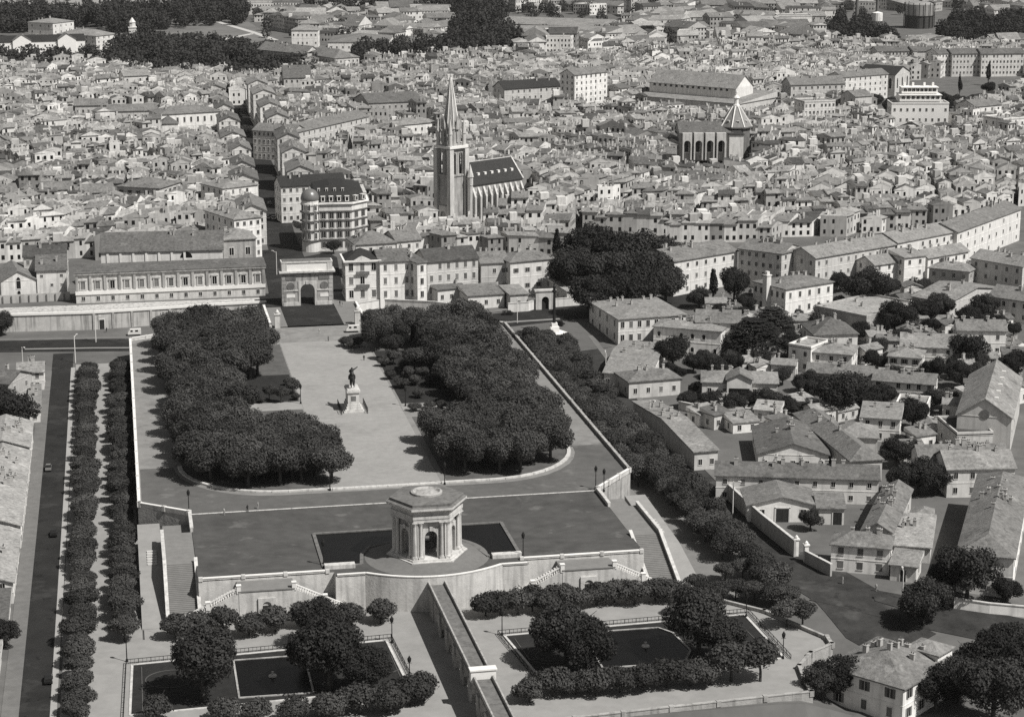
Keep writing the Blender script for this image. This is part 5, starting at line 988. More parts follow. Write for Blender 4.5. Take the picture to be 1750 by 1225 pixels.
def rows(q, out):
    '''terraced rows back to back round narrow courts, ridges along the row'''
    e = [hypot(q[(i+1) % 4][0]-q[i][0], q[(i+1) % 4][1]-q[i][1]) for i in range(4)]
    if e[0]+e[2] < e[1]+e[3]: q = (q[1], q[2], q[3], q[0]); e = e[1:]+e[:1]
    L = lambda a, b, k: (a[0]+(b[0]-a[0])*k, a[1]+(b[1]-a[1])*k)
    dep = (e[1]+e[3])/2; n = max(1, round(dep/tr.uniform(8, 11))); t = 0.
    for r in range(n):
        t0 = r/n; t1 = (r+1)/n-(tr.uniform(1.2, 3.2)/dep if r % 2 == 0 and r < n-1 else 0)
        a, b, c, d = L(q[0], q[3], t0), L(q[1], q[2], t0), L(q[1], q[2], t1), L(q[0], q[3], t1); s = 0.; W_ = (e[0]+e[2])/2
        while s < .999:
            s2 = min(1., s+tr.uniform(4.6, 8.8)/W_)
            if 1-s2 < 3.5/W_: s2 = 1.
            out.append(((L(a, b, s), L(a, b, s2), L(d, c, s2), L(d, c, s)), True)); s = s2
def lots(x0, x1, y0, y1, cell, street, area, hlo, hhi, drop):
    nx = int((x1-x0)/cell); ny = int((y1-y0)/cell); j = cell*.20
    def warp(x, y): return (x+26*sin(y/75.+.6)+14*sin((x+y)/48.), y+24*sin(x/68.+1.1)+12*sin((x-y)/41.))
    V = [[warp(x0+i*cell+tr.uniform(-j, j)+(k % 2)*cell*.3, y0+k*cell+tr.uniform(-j, j)) for i in range(nx+1)] for k in range(ny+1)]
    res = []
    for k in range(ny):
        for i in range(nx):
            q = [V[k][i], V[k][i+1], V[k+1][i+1], V[k+1][i]]; cx, cy = sum(p[0] for p in q)/4, sum(p[1] for p in q)/4
            px, py = pr(cx, cy, 0)
            if not (-160 < px < 1910 and py > -45): continue
            s = 1-street/cell; q = [(cx+(p[0]-cx)*s, cy+(p[1]-cy)*s) for p in q]; out = []
            if tr.random() < .8 and area < 200: rows(tuple(q), out)
            else: o2 = []; split(tuple(q), area, o2); out = [(l, False) for l in o2]
            bh = tr.uniform(hlo, hhi); bs = tr.uniform(.15, .25)
            for l, rw in out:
                if tr.random() < drop: continue
                h = H(); h.q = l; h.rw = rw; h.bs = bs if rw else 0; h.c = (sum(p[0] for p in l)/4, sum(p[1] for p in l)/4); h.p = pr(h.c[0], h.c[1], 0)
                if h.p[1] > lim(h.p[0]) or not (-90 < h.p[0] < 1840): continue
                if not free(*h.c) or any(not free(*p) for p in l): continue
                h.h = max(4.5, bh+(tr.uniform(-1.6, 1.6) if rw else tr.uniform(-2.4, 2.4))+(3.2 if tr.random() < .08 else 0))
                if h.p[1] > lim(h.p[0])-26: h.h = min(h.h, tr.uniform(6, 9.5))
                if any(a < h.p[0] < b and c < h.p[1] < d for a, b, c, d in LOW): h.h = min(h.h, tr.uniform(4.5, 7))
                h.z = min(zg(*p) for p in l); res.append(h)
    return res
HS = lots(-260, 620, 270, 1130, 40, 2.6, 62, 9.5, 12.5, .03)
HF = lots(-420, 1150, 1130, 3200, 80, 12, 420, 7, 14, .30)
HS.sort(key=lambda h: hypot(h.c[0]-CAM[0], h.c[1]-CAM[1]))
MT = WALL+ROOF+[GLASS]
def house(h, mw, mr, mg, mc, far=False):
    cx, cy = h.c; q = [(p[0]-cx, p[1]-cy) for p in h.q] if h.loc else [p for p in h.q]
    z0 = 0 if h.loc else h.z; H_ = z0+h.h; wm, rm = h.w, 5+h.r
    mw.prism(q, z0-2.5, H_, wm, bottom=False)
    e = [hypot(q[(i+1) % 4][0]-q[i][0], q[(i+1) % 4][1]-q[i][1]) for i in range(4)]
    mx, my = sum(p[0] for p in q)/4, sum(p[1] for p in q)/4; ov = .65
    def grow(p): d = hypot(p[0]-mx, p[1]-my); return (mx+(p[0]-mx)*(1+ov/d), my+(p[1]-my)*(1+ov/d))
    g_ = [grow(p) for p in q]
    if h.rw:
        ex, ey = (q[2][0]+q[3][0]-q[0][0]-q[1][0])/2, (q[2][1]+q[3][1]-q[0][1]-q[1][1])/2; el = hypot(ex, ey); ex, ey = ex/el*ov, ey/el*ov
        g_ = [(q[0][0]-ex, q[0][1]-ey), (q[1][0]-ex, q[1][1]-ey), (q[2][0]+ex, q[2][1]+ey), (q[3][0]+ex, q[3][1]+ey)]
    mid = lambda a, b: ((a[0]+b[0])/2, (a[1]+b[1])/2)
    if h.k == 'flat':
        mr.prism([(mx+(p[0]-mx)*.93, my+(p[1]-my)*.93) for p in q], H_-.1, H_+.06, rm, bottom=False)
        for i in range(4):
            a, b = q[i], q[(i+1) % 4]; c, d = (mx+(b[0]-mx)*.93, my+(b[1]-my)*.93), (mx+(a[0]-mx)*.93, my+(a[1]-my)*.93); mw.prism([a, b, c, d], H_, H_+.8, wm, bottom=False)
    else:
        lng = True if h.rw else e[0]+e[2] > e[1]+e[3]
        if h.k == 'cross': lng = not lng
        if lng: A, B, C, D = g_
        else: B, C, D, A = g_
        wd = (e[1]+e[3])/2 if lng else (e[0]+e[2])/2; rh = wd*h.s
        M1, M2 = mid(B, C), mid(D, A)
        if h.k == 'shed':
            mr.prism(g_, H_-.22, H_+.02, rm); mr.poly([A+(H_+.03,), B+(H_+.03,), C+(H_+rh,), D+(H_+rh,)], rm)
            mw.poly([C+(H_,), D+(H_,), D+(H_+rh,), C+(H_+rh,)], wm); mw.poly([B+(H_,), C+(H_,), C+(H_+rh,)], wm); mw.poly([D+(H_,), A+(H_,), D+(H_+rh,)], wm)
        else:
            mr.prism(g_, H_-.22, H_+.02, rm)
            if h.k == 'hip': M1, M2 = ((M1[0]*.68+mx*.32), (M1[1]*.68+my*.32)), ((M2[0]*.68+mx*.32), (M2[1]*.68+my*.32))
            z1 = H_+.03; z2 = H_+rh
            mr.poly([A+(z1,), B+(z1,), M1+(z2,), M2+(z2,)], rm); mr.poly([C+(z1,), D+(z1,), M2+(z2,), M1+(z2,)], rm)
            tgt, ti = (mr, rm) if h.k == 'hip' else (mw, wm)
            tgt.poly([B+(z1,), C+(z1,), M1+(z2,)], ti); tgt.poly([D+(z1,), A+(z1,), M2+(z2,)], ti)
    fl = max(2, int(h.h/3.2))
    for i in range(4):
        a, b = q[i], q[(i+1) % 4]; L = e[i]; ux, uy = (b[0]-a[0])/L, (b[1]-a[1])/L; nx, ny = uy*.05, -ux*.05
        if far and (uy*(CAM[0]-cx)-ux*(CAM[1]-cy)) < 0: continue
        n = max(1, int(L/2.7)); ww = tr.uniform(.45, .65)
        for f in range(fl):
            zb = z0+h.h*(f+.28)/fl
            for k in range(n):
                if tr.random() < .18: continue
                s = L*(k+.5)/n; x, y = a[0]+ux*s+nx, a[1]+uy*s+ny; hh = 1.75
                mg.poly([(x-ux*ww, y-uy*ww, zb), (x+ux*ww, y+uy*ww, zb), (x+ux*ww, y+uy*ww, zb+hh), (x-ux*ww, y-uy*ww, zb+hh)], 10)
    for k in range(tr.choice((1, 2, 2, 3, 4))):
        a, b = tr.uniform(.15, .85), tr.uniform(.2, .8); x = (q[0][0]*(1-a)+q[1][0]*a)*(1-b)+(q[3][0]*(1-a)+q[2][0]*a)*b; y = (q[0][1]*(1-a)+q[1][1]*a)*(1-b)+(q[3][1]*(1-a)+q[2][1]*a)*b
        s = tr.uniform(.3, .5); w2 = tr.choice((0, 1, 1, 2, 3))
        if tr.random() < .05: s = tr.uniform(1.2, 2.0); mc.box(x-s, y-s, H_, x+s, y+s, H_+tr.uniform(2.6, 4), tr.choice((1, 2, 2, 3, 4)), bottom=False); continue
        mc.box(x-s, y-s*.7, H_-.2, x+s, y+s*.7, H_+tr.uniform(1.8, 3.4), w2, bottom=False)
def style(h):
    h.w = pick((.12, .22, .28, .24, .14)); h.r = pick((.11, .22, .28, .25, .14)); h.k = tr.choice(('gable', 'gable', 'gable', 'gable', 'hip', 'cross', 'shed', 'flat' if tr.random() < .6 else 'gable')); h.s = tr.uniform(.15, .30); h.loc = False
    if h.bs: h.s = h.bs
    if h.rw and h.k == 'hip': h.k = 'gable'
    if h.rw and tr.random() < .75 and h.k in ('cross', 'shed', 'flat'): h.k = 'gable'
WN = ('grey', 'buff', 'light grey', 'pale', 'white'); RN = ('dark', 'brown', 'mid-grey', 'pale', 'bleached'); KN = {'gable': 'gabled', 'cross': 'gabled', 'hip': 'hipped', 'shed': 'single-pitch', 'flat': 'flat'}
def where(px, py):
    if px < 440: r = 'left of the main street'
    elif px < 745: r = 'between main street and church spire'
    elif px < 905: r = 'around the gothic church'
    elif px < 1160: r = 'above the big dark trees'
    elif px < 1420: r = 'above the boulevard blocks'
    else: r = 'near the right edge'
    return r
NIND = 300; vis = [h for h in HS if -20 < h.p[0] < 1770]; near = set(map(id, vis[:NIND])); rest = []
rows = {}
for i, h in enumerate(HS+HF):
    style(h)
    if id(h) in near:
        h.loc = True; r = where(*h.p); dpt = 'front' if h.p[1] > 395 else ('middle' if h.p[1] > 360 else 'back')
        lb = '%s house, %s %s roof, %s rows %s' % (WN[h.w], RN[h.r], KN[h.k], dpt, r)
        t = thing('old_town_house', lb, 'house', (h.c[0], h.c[1], h.z), 0, 'old-town houses '+r)
        mw, mr, mg, mc = MB(), MB(), MB(), MB(); house(h, mw, mr, mg, mc)
        mw.build('wall', MT, t); 
        if mr.f: ro = mr.build('roof', MT, t)
        if mc.f: mc.build('chimneys', MT, t, 'stuff')
        if mg.f: mg.build('windows', MT, t, 'stuff')
    else: rest.append(h)
m = MB()
for h in rest: house(h, m, m, m, m, True)
o = m.build('distant_town', MT, kind='stuff'); o['label'] = 'mass of tiled roofs and walls of the old town farther back'; o['category'] = 'town'
print('houses', len(HS), len(HF), 'individual', len(near))

# ------------------------------------------------------------------ trees
npr = np.random.default_rng(5)
def leaves(name, n, rx, rz, leaf, mt, lobes=9, lr=.5, flat=1.0, seed=1, shell=.35, conic=0., zb=0.):
    """crown mesh: many small leaf-clump faces spread through lobes; unit: metres, base of crown at z=zb"""
    g = np.random.default_rng(seed)
    d = g.normal(size=(lobes, 3)); d /= np.linalg.norm(d, axis=1)[:, None]; d[:, 2] = np.abs(d[:, 2])*.9-.25
    c = d*np.array([rx, rx, rz*.5])*(1-lr)*g.uniform(.75, 1.15, (lobes, 1)); R = lr*g.uniform(.6, 1.2, lobes)
    c = np.vstack([c, [[0, 0, 0]]]); R = np.append(R, .62)
    k = g.choice(len(R), n, p=R**2/np.sum(R**2)); u = g.normal(size=(n, 3)); u /= np.linalg.norm(u, axis=1)[:, None]
    rad = 1-shell*g.random(n)**1.6+g.normal(size=n)*.05
    P = c[k]+u*(R[k]*rad)[:, None]*np.array([rx, rx, rz*.5]); P[:, 2] *= flat
    if conic:
        h = np.clip((P[:, 2]+rz*.5)/rz, 0, 1); P[:, :2] *= (1.25-conic*h)[:, None]
    P[:, 2] += zb+rz*.5
    nrm = u+g.normal(size=(n, 3))*.42; nrm /= np.linalg.norm(nrm, axis=1)[:, None]
    a = np.cross(nrm, g.normal(size=(n, 3))); a /= np.linalg.norm(a, axis=1)[:, None]; b = np.cross(nrm, a)
    s = leaf*g.uniform(.55, 1.4, n)[:, None]; bend = nrm*s*.25
    V = np.stack([P-a*s-b*s*.7, P+a*s*.2-b*s+bend, P+a*s*1.1+b*s*.1, P+b*s+bend*.5], 1).reshape(-1, 3)
    F = np.arange(4*n).reshape(-1, 4)
    me = bpy.data.meshes.new(name); me.from_pydata(V.tolist(), [], F.tolist()); me.materials.append(mt); me.update(); return me
def trunk(name, h, r, spread, seed, nb=5, top=None):
    g = random.Random(seed); m = MB(); m.bar((0, 0, -.6), (0, 0, h*.5), r, n=7, r2=r*.8); m.bar((0, 0, h*.5), (g.uniform(-.2, .2), g.uniform(-.2, .2), h), r*.8, n=7, r2=r*.55)
    for k in range(nb):
        a = 2*pi*k/nb+g.uniform(-.4, .4); z = h*g.uniform(.65, 1); e = (spread*cos(a), spread*sin(a), z+spread*g.uniform(.5, 1.1)); m.bar((0, 0, z), e, r*.45, n=5, r2=r*.15)
        m.bar(tuple(q*.6+(0, 0, z)[i]*.4 for i, q in enumerate(e)), (e[0]*1.2+g.uniform(-1, 1), e[1]*1.2+g.uniform(-1, 1), e[2]+spread*.4), r*.2, n=4, r2=r*.08)
    return m.mesh(name, BARK)
CR = {}
CR['plane'] = [(leaves('crown', 10000, 5.6, 10.2, .185, LEAF, 16, .38, seed=s, zb=1.0), trunk('trunk', 5, .42, 2.6, s)) for s in range(4)]
CR['avenue'] = [(leaves('crown', 6000, 3.9, 5.6, .16, LEAF, 13, .40, seed=20+s, zb=.9), trunk('trunk', 3.2, .26, 1.6, s)) for s in range(4)]
CR['boulevard'] = [(leaves('crown', 7500, 4.7, 7.4, .17, LEAF, 14, .40, seed=30+s, zb=.8), trunk('trunk', 4, .3, 2.0, s)) for s in range(4)]
CR['dark'] = [(leaves('crown', 11000, 6.2, 11.4, .185, LEAFD, 18, .34, seed=40+s, zb=.0), trunk('trunk', 5.5, .42, 3.0, s)) for s in range(3)]
CR['bush'] = [(leaves('crown', 3200, 2.8, 4.2, .14, LEAF, 11, .42, seed=60+s, zb=-.1), trunk('trunk', 2.0, .16, 1.3, s)) for s in range(3)]
CR['light'] = [(leaves('crown', 3200, 3.0, 5.0, .15, LEAFL, 11, .42, seed=70+s, zb=1.0), trunk('trunk', 2.6, .2, 1.6, s)) for s in range(2)]
CR['cypress'] = [(leaves('crown', 2600, 2.0, 15., .30, LEAFD, 12, .4, seed=80+s, zb=.8, conic=.95), trunk('trunk', 4, .3, .8, s)) for s in range(2)]
CR['magnolia'] = [(leaves('crown', 14000, 5.6, 12., .165, LEAFD, 18, .34, seed=90+s, zb=-.2), trunk('trunk', 5, .45, 3.0, s)) for s in range(2)]
def cedar(seed):
    g = np.random.default_rng(seed); Vs = []
    for k in range(11):
        z = 2.5+k*.85; r = 9.0*(1-(k/12)**2)+.6
        for a in np.arange(5)*2*pi/5+g.uniform(0, 6): Vs.append((r*.6*cos(a), r*.6*sin(a), z, r*.5))
    n = 9000; i = g.integers(0, len(Vs), n); C = np.array(Vs)[i]; u = g.normal(size=(n, 3)); u /= np.linalg.norm(u, axis=1)[:, None]
    P = C[:, :3]+u*C[:, 3:]*np.array([1, 1, .16])*g.random((n, 1))**.4; nr = u*.3+np.array([0, 0, 1.]); a = np.cross(nr, g.normal(size=(n, 3))); a /= np.linalg.norm(a, axis=1)[:, None]; b = np.cross(nr, a)*.8; s = .36
    V = np.stack([P-a*s, P-b*s, P+a*s, P+b*s], 1).reshape(-1, 3); me = bpy.data.meshes.new('crown'); me.from_pydata(V.tolist(), [], np.arange(4*n).reshape(-1, 4).tolist()); me.materials.append(LEAFD); return me
CR['cedar'] = [(cedar(3), trunk('trunk', 10, .6, 1.0, 3))]
NT = [0]
def tree(kind, x, y, z, s=1., label='', group=None, cat='tree', name=None, sz=None, v=None):
    r = rnd; vs = CR[kind]; c, tk = vs[v if v is not None else r.randrange(len(vs))]
    t = thing(name or {'plane': 'plane_tree', 'avenue': 'avenue_tree', 'boulevard': 'avenue_tree', 'dark': 'evergreen_tree', 'bush': 'bush', 'light': 'flowering_shrub', 'cypress': 'cypress', 'magnolia': 'magnolia_tree', 'cedar': 'cedar_tree'}[kind], label, cat, (x, y, z), r.uniform(0, 6.28), group)
    t.scale = (s, s, s*(sz or r.uniform(.9, 1.1))); ob('trunk', tk, t); ob('crown', c, t); NT[0] += 1; return t
def fill(poly, z, sp, jit=.25):
    W = [at(x, y, z) for x, y in poly]; x0, x1 = min(p[0] for p in W), max(p[0] for p in W); y0, y1 = min(p[1] for p in W), max(p[1] for p in W); out = []; j = 0; y = y0
    while y <= y1:
        x = x0+(j % 2)*sp*.5
        while x <= x1:
            X, Y = x+rnd.uniform(-jit, jit)*sp, y+rnd.uniform(-jit, jit)*sp
            if inpoly(X, Y, W): out.append((X, Y))
            x += sp
        y += sp*.88; j += 1
    return out
def spot(x, y):
    if y < 72: return 'by the curved kerb'
    if y > 195: return 'at the far end near the arch'
    if abs(x) > 44: return 'on the outer edge, '+('near half' if y < 130 else 'far half')
    if abs(x) < 22: return 'beside the esplanade, '+('near half' if y < 127 else 'far half')
    return 'inside the canopy, '+('near half' if y < 127 else 'far half')
def along(y): return ', at the far end' if y > 165 else (', upper stretch' if y > 100 else (', lower stretch' if y > 40 else ', nearest stretch'))
def grove(sgn, blocks, nm):
    y = 60.; k = 0
    while y < 220:
        x = 14.5+(k % 2)*3.4
        while x < 51:
            X, Y = x+rnd.uniform(-1.3, 1.3), y+rnd.uniform(-1.3, 1.3)
            if any(a <= X <= b and c <= Y <= d for a, b, c, d in blocks) and (Y > 80 or X < 25.5 or hypot(X-25.5, Y-80) < 23.5):
                tree('plane', sgn*X, Y, 0, rnd.uniform(1.02, 1.18)*(1.1 if Y > 150 else 1), 'dense plane tree of the %s grove, ' % nm+spot(sgn*X, Y), 'plane trees of the %s grove' % nm)
            x += 6.8
        y += 6.0; k += 1
grove(-1, [(13.6, 50.5, 57, 90), (33, 50.5, 90, 168), (22, 50.5, 168, 219)], 'left')
grove(1, [(15.5, 49, 57, 94), (30.5, 51.5, 94, 204), (44, 51.5, 94, 219)], 'right')
for x, y in fill([(618, 548), (640, 540), (770, 535), (770, 560), (640, 568)], 7, 7.5): tree('plane', x, y, 0, rnd.uniform(.95, 1.2), 'plane tree in the far row between the groves and the bridge', 'plane trees at the far end')
for px, py, s in ((640, 575, 1.0), (708, 612, .95), (670, 590, .8)):
    x, y = at(px, py, 5); tree('plane', x, y, 0, s, 'lighter tree on the right lawn, %s' % {640: 'nearest the bridge end', 708: 'tallest above the shrubs', 670: 'between two others'}[px])
for i, (px, py, k) in enumerate(((655, 618, 'bush'), (665, 640, 'bush'), (685, 655, 'bush'), (698, 638, 'bush'), (672, 615, 'light'), (690, 622, 'bush'), (708, 650, 'bush'), (722, 640, 'light'), (735, 650, 'bush'), (715, 672, 'bush'), (748, 640, 'bush'), (600, 588, 'bush'), (612, 585, 'bush'), (588, 584, 'bush'))):
    x, y = at(px, py, 1.5); tree(k, x, y, 0, rnd.uniform(.7, 1.0), 'leafy shrub on the lawn right of the esplanade', 'shrubs on the right lawn', 'shrub')
for i, (px, py, lb) in enumerate(((708, 694, 'leftmost'), (733, 690, 'middle'), (755, 690, 'rightmost'))):
    x, y = at(px, py, 1.5); tree('bush', x, y, 0, .8, '%s of three clipped round bushes on the pale cross path' % lb, None, 'bush', sz=.9)
for i, (px, py, k) in enumerate(((445, 680, 'bush'), (460, 676, 'light'), (480, 680, 'light'), (500, 665, 'light'), (495, 650, 'bush'), (505, 675, 'bush'))):
    x, y = at(px, py, 1.5); tree(k, x, y, 0, rnd.uniform(.6, .85), 'flowering shrub on the small lawn left of the statue', 'shrubs on the left lawn', 'shrub')
# left avenue: two rows
def row(kind, a, b, n, label, group, s=1., z=None):
    for k in range(n):
        f = (k+rnd.uniform(-.12, .12))/(n-1); x, y = a[0]+(b[0]-a[0])*f+rnd.uniform(-.3, .3), a[1]+(b[1]-a[1])*f; tree(kind, x, y, zg(x, y) if z is None else z, s*rnd.uniform(.82, 1.14), label+along(y), group)
A1 = (-75.8, 205); A2 = (-75.9, -62); B1 = (-66.2, 205); B2 = (-66.6, -20)
row('avenue', A1, A2, 46, 'avenue tree in the row next to the left street', 'left avenue trees, street row'); row('avenue', B1, B2, 38, 'avenue tree in the row below the left terrace wall', 'left avenue trees, terrace row')
# right avenue
for dx, nm, y0, y1, n in ((66.8, 'below the right terrace wall', 208, 66, 24), (71.8, 'in the middle of the right avenue', 205, 6, 32), (76.6, 'beside the shaded right street', 200, -26, 38)):
    row('boulevard', (dx, y0), (dx+1.0, y1), n, 'avenue tree '+nm, 'right avenue trees '+nm)
for px, py, s in ((1230, 1000, 1.), (1258, 995, .95), (1290, 1000, 1.0), (1320, 1005, 1.), (1205, 1000, 1.0), (1240, 965, .9), (1270, 960, .9), (1190, 985, .9), (1160, 1020, .9)):
    x, y = at(px, py, -4); tree('avenue', x, y, max(GZ, zg(x, y)), s*.85, 'bushy tree clustered at the top right of the lower garden', 'bushy trees at the garden corner')
for px, py, lb in ((1345, 1050, 'left'), (1372, 1050, 'right')):
    x, y = at(px, py, -5); tree('light', x, y, GZ, 1.25, 'pale leafy round tree standing alone on the garden gravel, %s of two' % lb)
ORD = ('first', 'second', 'third', 'fourth', 'fifth', 'sixth', 'seventh', 'eighth', 'ninth', 'tenth', 'eleventh', 'twelfth')
# lower garden: row below the wall
for i, (px, py) in enumerate(((300, 1068), (340, 1060), (380, 1058), (425, 1062), (470, 1056), (515, 1050), (600, 1048), (650, 1042))):
    x, y = at(px, py, GZ+3); tree('bush', x, y, GZ, 1.5, 'dark clipped bush under the wall left of the aqueduct, '+ORD[i]+' from the left', 'bushes under the left wall', 'bush')
for i, (px, py) in enumerate(((830, 1030), (855, 1028), (885, 1028), (910, 1022), (935, 1028), (960, 1016), (985, 1018), (1020, 1012), (1050, 1008), (1085, 1010), (1120, 1004), (1150, 1004))):
    x, y = at(px, py, GZ+3); tree('bush', x, y, GZ, 1.55, 'dark clipped bush under the wall right of the aqueduct, '+ORD[i]+' from the left', 'bushes under the right wall', 'bush')
for px, py, s, lb in ((345, 1125, 1.0, 'large dark magnolia at the left end of the left pool'), (562, 1105, 1.05, 'large dark magnolia at the right end of the left pool'), (628, 1130, .72, 'rounded tree in front of the right magnolia of the left pool'), (968, 1075, .92, 'tall dark tree at the left end of the right pool'), (1000, 1110, .8, 'spreading dark tree in front of the tall one by the right pool'), (1195, 1060, .95, 'dark tree at the right end of the right pool'), (1235, 1085, .72, 'smaller tree beside the dark tree right of the right pool'), (540, 1060, .7, 'tree between wall and left pool')):
    s *= 1.5; x, y = at(px, py, GZ+5.8*s); tree('magnolia', x, y, GZ, s, lb)
for i, (px, py) in enumerate(((270, 1205), (380, 1212), (440, 1208), (500, 1204), (560, 1205), (615, 1195), (660, 1192), (700, 1180), (725, 1172))):
    x, y = at(px, py, GZ+3); tree('bush', x, y, GZ, rnd.uniform(1.35, 1.7), 'bushy small tree in the near row of the left parterre, '+ORD[i]+' from the left', 'near bushes of the left parterre', 'bush')
for i, (px, py) in enumerate(((905, 1175), (945, 1165), (985, 1162), (1020, 1165), (1060, 1158), (1100, 1155), (1140, 1150), (1180, 1148), (1215, 1145), (1250, 1140), (1300, 1140))):
    x, y = at(px, py, GZ+3); tree('bush' if i < 9 else 'light', x, y, GZ, rnd.uniform(1.35, 1.7), 'bushy small tree in the near row of the right parterre, '+ORD[i]+' from the left', 'near bushes of the right parterre', 'bush')
# big trees behind the street wall and in the villa gardens
for px, py, s in ((985, 470, 1.1), (1010, 440, 1.3), (1040, 470, 1.3), (1075, 450, 1.35), (1105, 470, 1.25), (1130, 450, 1.2), (1060, 490, 1.1), (1095, 490, 1.1), (1020, 495, 1.1), (985, 445, 1.1), (1138, 478, .95), (965, 460, .9)):
    x, y = at(px, py, 7); tree('dark', x, y, zg(x, y), s*1.5, 'huge dark tree behind the pale garden wall, '+('left part' if px < 1015 else ('right part' if px > 1085 else 'middle'))+(', front' if py > 465 else ', back'), 'huge dark trees behind the wall')
def T(kind, px, py, s, lb, zc=5, **k):
    z = zs(px, py+zc*5); x, y = at(px, py, z+zc*s); return tree(kind, x, y, zg(x, y), s, lb, **k)
T('cypress', 952, 420, 1.0, 'pointed cypress left of the huge dark trees', 8); T('cypress', 1219, 485, 1.0, 'pointed dark cypress left of the white villa with the tower', 8)
T('dark', 1255, 485, 1.05, 'tall dark conifer-like tree beside the cypress', 7, sz=1.35); T('dark', 1195, 510, .8, 'round dark tree left of the cypress')
T('cedar', 1290, 570, 1.15, 'broad layered cedar beside the ornate white villa', 7, v=0); T('cedar', 1320, 545, .9, 'second cedar behind the broad one', 7, v=0)
for px, py, s, lb in ((1150, 605, .9, 'round dark tree in front of the ornate white villa'), (1480, 480, 1.2, 'large dark tree right of the white villa with the tower'), (1510, 490, .9, 'dark tree beside the large one right of the white villa'), (1435, 490, .6, 'small dark tree against the white villa'), (1560, 497, .6, 'small round tree above the flat-roofed building'), (1535, 545, .95, 'broad tree in front of the flat-roofed building'), (1575, 540, .8, 'light-topped tree right of the broad one'), (1605, 530, .8, 'dark tree at the foot of the pale shed'), (1685, 530, .85, 'round tree beside the pale shed at the right'), (1655, 600, .95, 'round dark tree in front of the white gabled house'), (1640, 625, .6, 'small dark tree left of the church hall'), (1440, 665, 1.2, 'big round tree among the row houses'), (1500, 600, .6, 'small tree above the pale row house'), (1465, 555, .55, 'small tree above the turret villa'), (1405, 540, .5, 'little tree behind the turret villa'), (1560, 715, .75, 'leafy tree left of the block with the dark flat roof'), (1590, 690, .6, 'small tree at the church hall corner'), (1380, 660, .6, 'tree right of the symmetrical villa'), (1250, 700, .65, 'dark tree in the yard of the symmetrical villa'), (1280, 690, .55, 'smaller tree in the yard of the symmetrical villa'), (1215, 690, .6, 'tree at the corner of the yard wall'), (1570, 820, .8, 'dark tree behind the yard buildings'), (1600, 825, .75, 'second dark tree behind the yard buildings'), (1545, 830, .7, 'left dark tree behind the yard buildings'), (1655, 975, 1.05, 'dark tree in front of the tall long house'), (1620, 990, .7, 'shrubby tree left of the dark one by the tall house'), (1580, 1030, .85, 'street tree in the middle of the junction'), (1565, 1050, .6, 'small street tree at the junction'), (1720, 1015, .55, 'low bushy tree by the curving white wall'), (1430, 1170, .8, 'dark tree left of the large hip-roofed villa'), (1405, 1180, .6, 'smaller tree left of the large hip-roofed villa'), (1680, 1130, 1.0, 'largest tree in the lower right corner'), (1715, 1100, .8, 'tall tree at the right edge near the bottom'), (1640, 1170, .8, 'dark tree right of the large hip-roofed villa'), (1700, 1180, 1.1, 'bottom right corner tree'), (1600, 1185, .8, 'shrubby tree below the large hip-roofed villa'), (1740, 1140, 1., 'tree cut by the right edge near the bottom'), (1590, 640, .5, 'little tree behind the church hall'), (20, 700, 1.1, 'dark tree in the yard at the left edge'), (-10, 690, 1.0, 'second dark tree in the yard at the left edge'), (0, 530, .7, 'small dark tree at the left edge by the sunken street'), (5, 1090, .6, 'dark tree at the lower left edge'), (1385, 895, .45, 'round bush in the warehouse yard'), (1290, 830, .4, 'little dark shrub at the long house'), (1520, 590, .45, 'little tree beside the shuttered house'), (1580, 590, .5, 'tree between the houses above the row')):
    T('dark', px, py, s*1.22, lb, 5*max(s, .6))
for k in range(16):
    px, py = 1440+k*15+rnd.uniform(-4, 4), 180-k*.6+rnd.uniform(-6, 6); T('dark', px, py, rnd.uniform(.7, 1.1), 'dark tree in the gardens behind the white clinic', 5, group='trees behind the clinic')
for px, py, s, k, lb in ((992, 178, .75, 'dark', 'lone dark tree among the roofs right of the spire'), (1130, 262, .6, 'dark', 'dark tree left of the domed church'), (1165, 250, .9, 'dark', 'taller dark tree at the west end of the domed church'), (735, 310, .9, 'dark', 'dark tree left of the gothic church'), (722, 305, .6, 'dark', 'smaller dark tree left of the gothic church'), (1275, 290, .8, 'cypress', 'dark cypress below the domed church'), (410, 210, 1.0, 'cypress', 'dark conifer at the bend of the main street'), (415, 225, .8, 'dark', 'dark tree at the bend of the main street'), (570, 425, .6, 'dark', 'dark tree between the domed block and the mansion'), (1220, 95, 1.1, 'dark', 'dark tree left of the market hall'), (1640, 150, 1.0, 'cypress', 'conifer right of the white clinic'), (1690, 125, 1.2, 'cypress', 'tall conifer in front of the boulevard block'), (1690, 150, .9, 'dark', 'dark tree below the tall conifer'), (990, 52, 1.4, 'dark', 'round dark tree before the station sheds'), (1105, 45, 1.6, 'dark', 'tall dark tree right of the station sheds'), (475, 150, .6, 'dark', 'small dark tree before the white gabled park house')):
    T(k, px, py, s, lb, 6*s)
for k in range(9): T('dark', 150+k*15, 208+rnd.uniform(-3, 3), rnd.uniform(.5, .75), 'dark tree in the courtyard left of the white mansion', 4, group='courtyard trees')
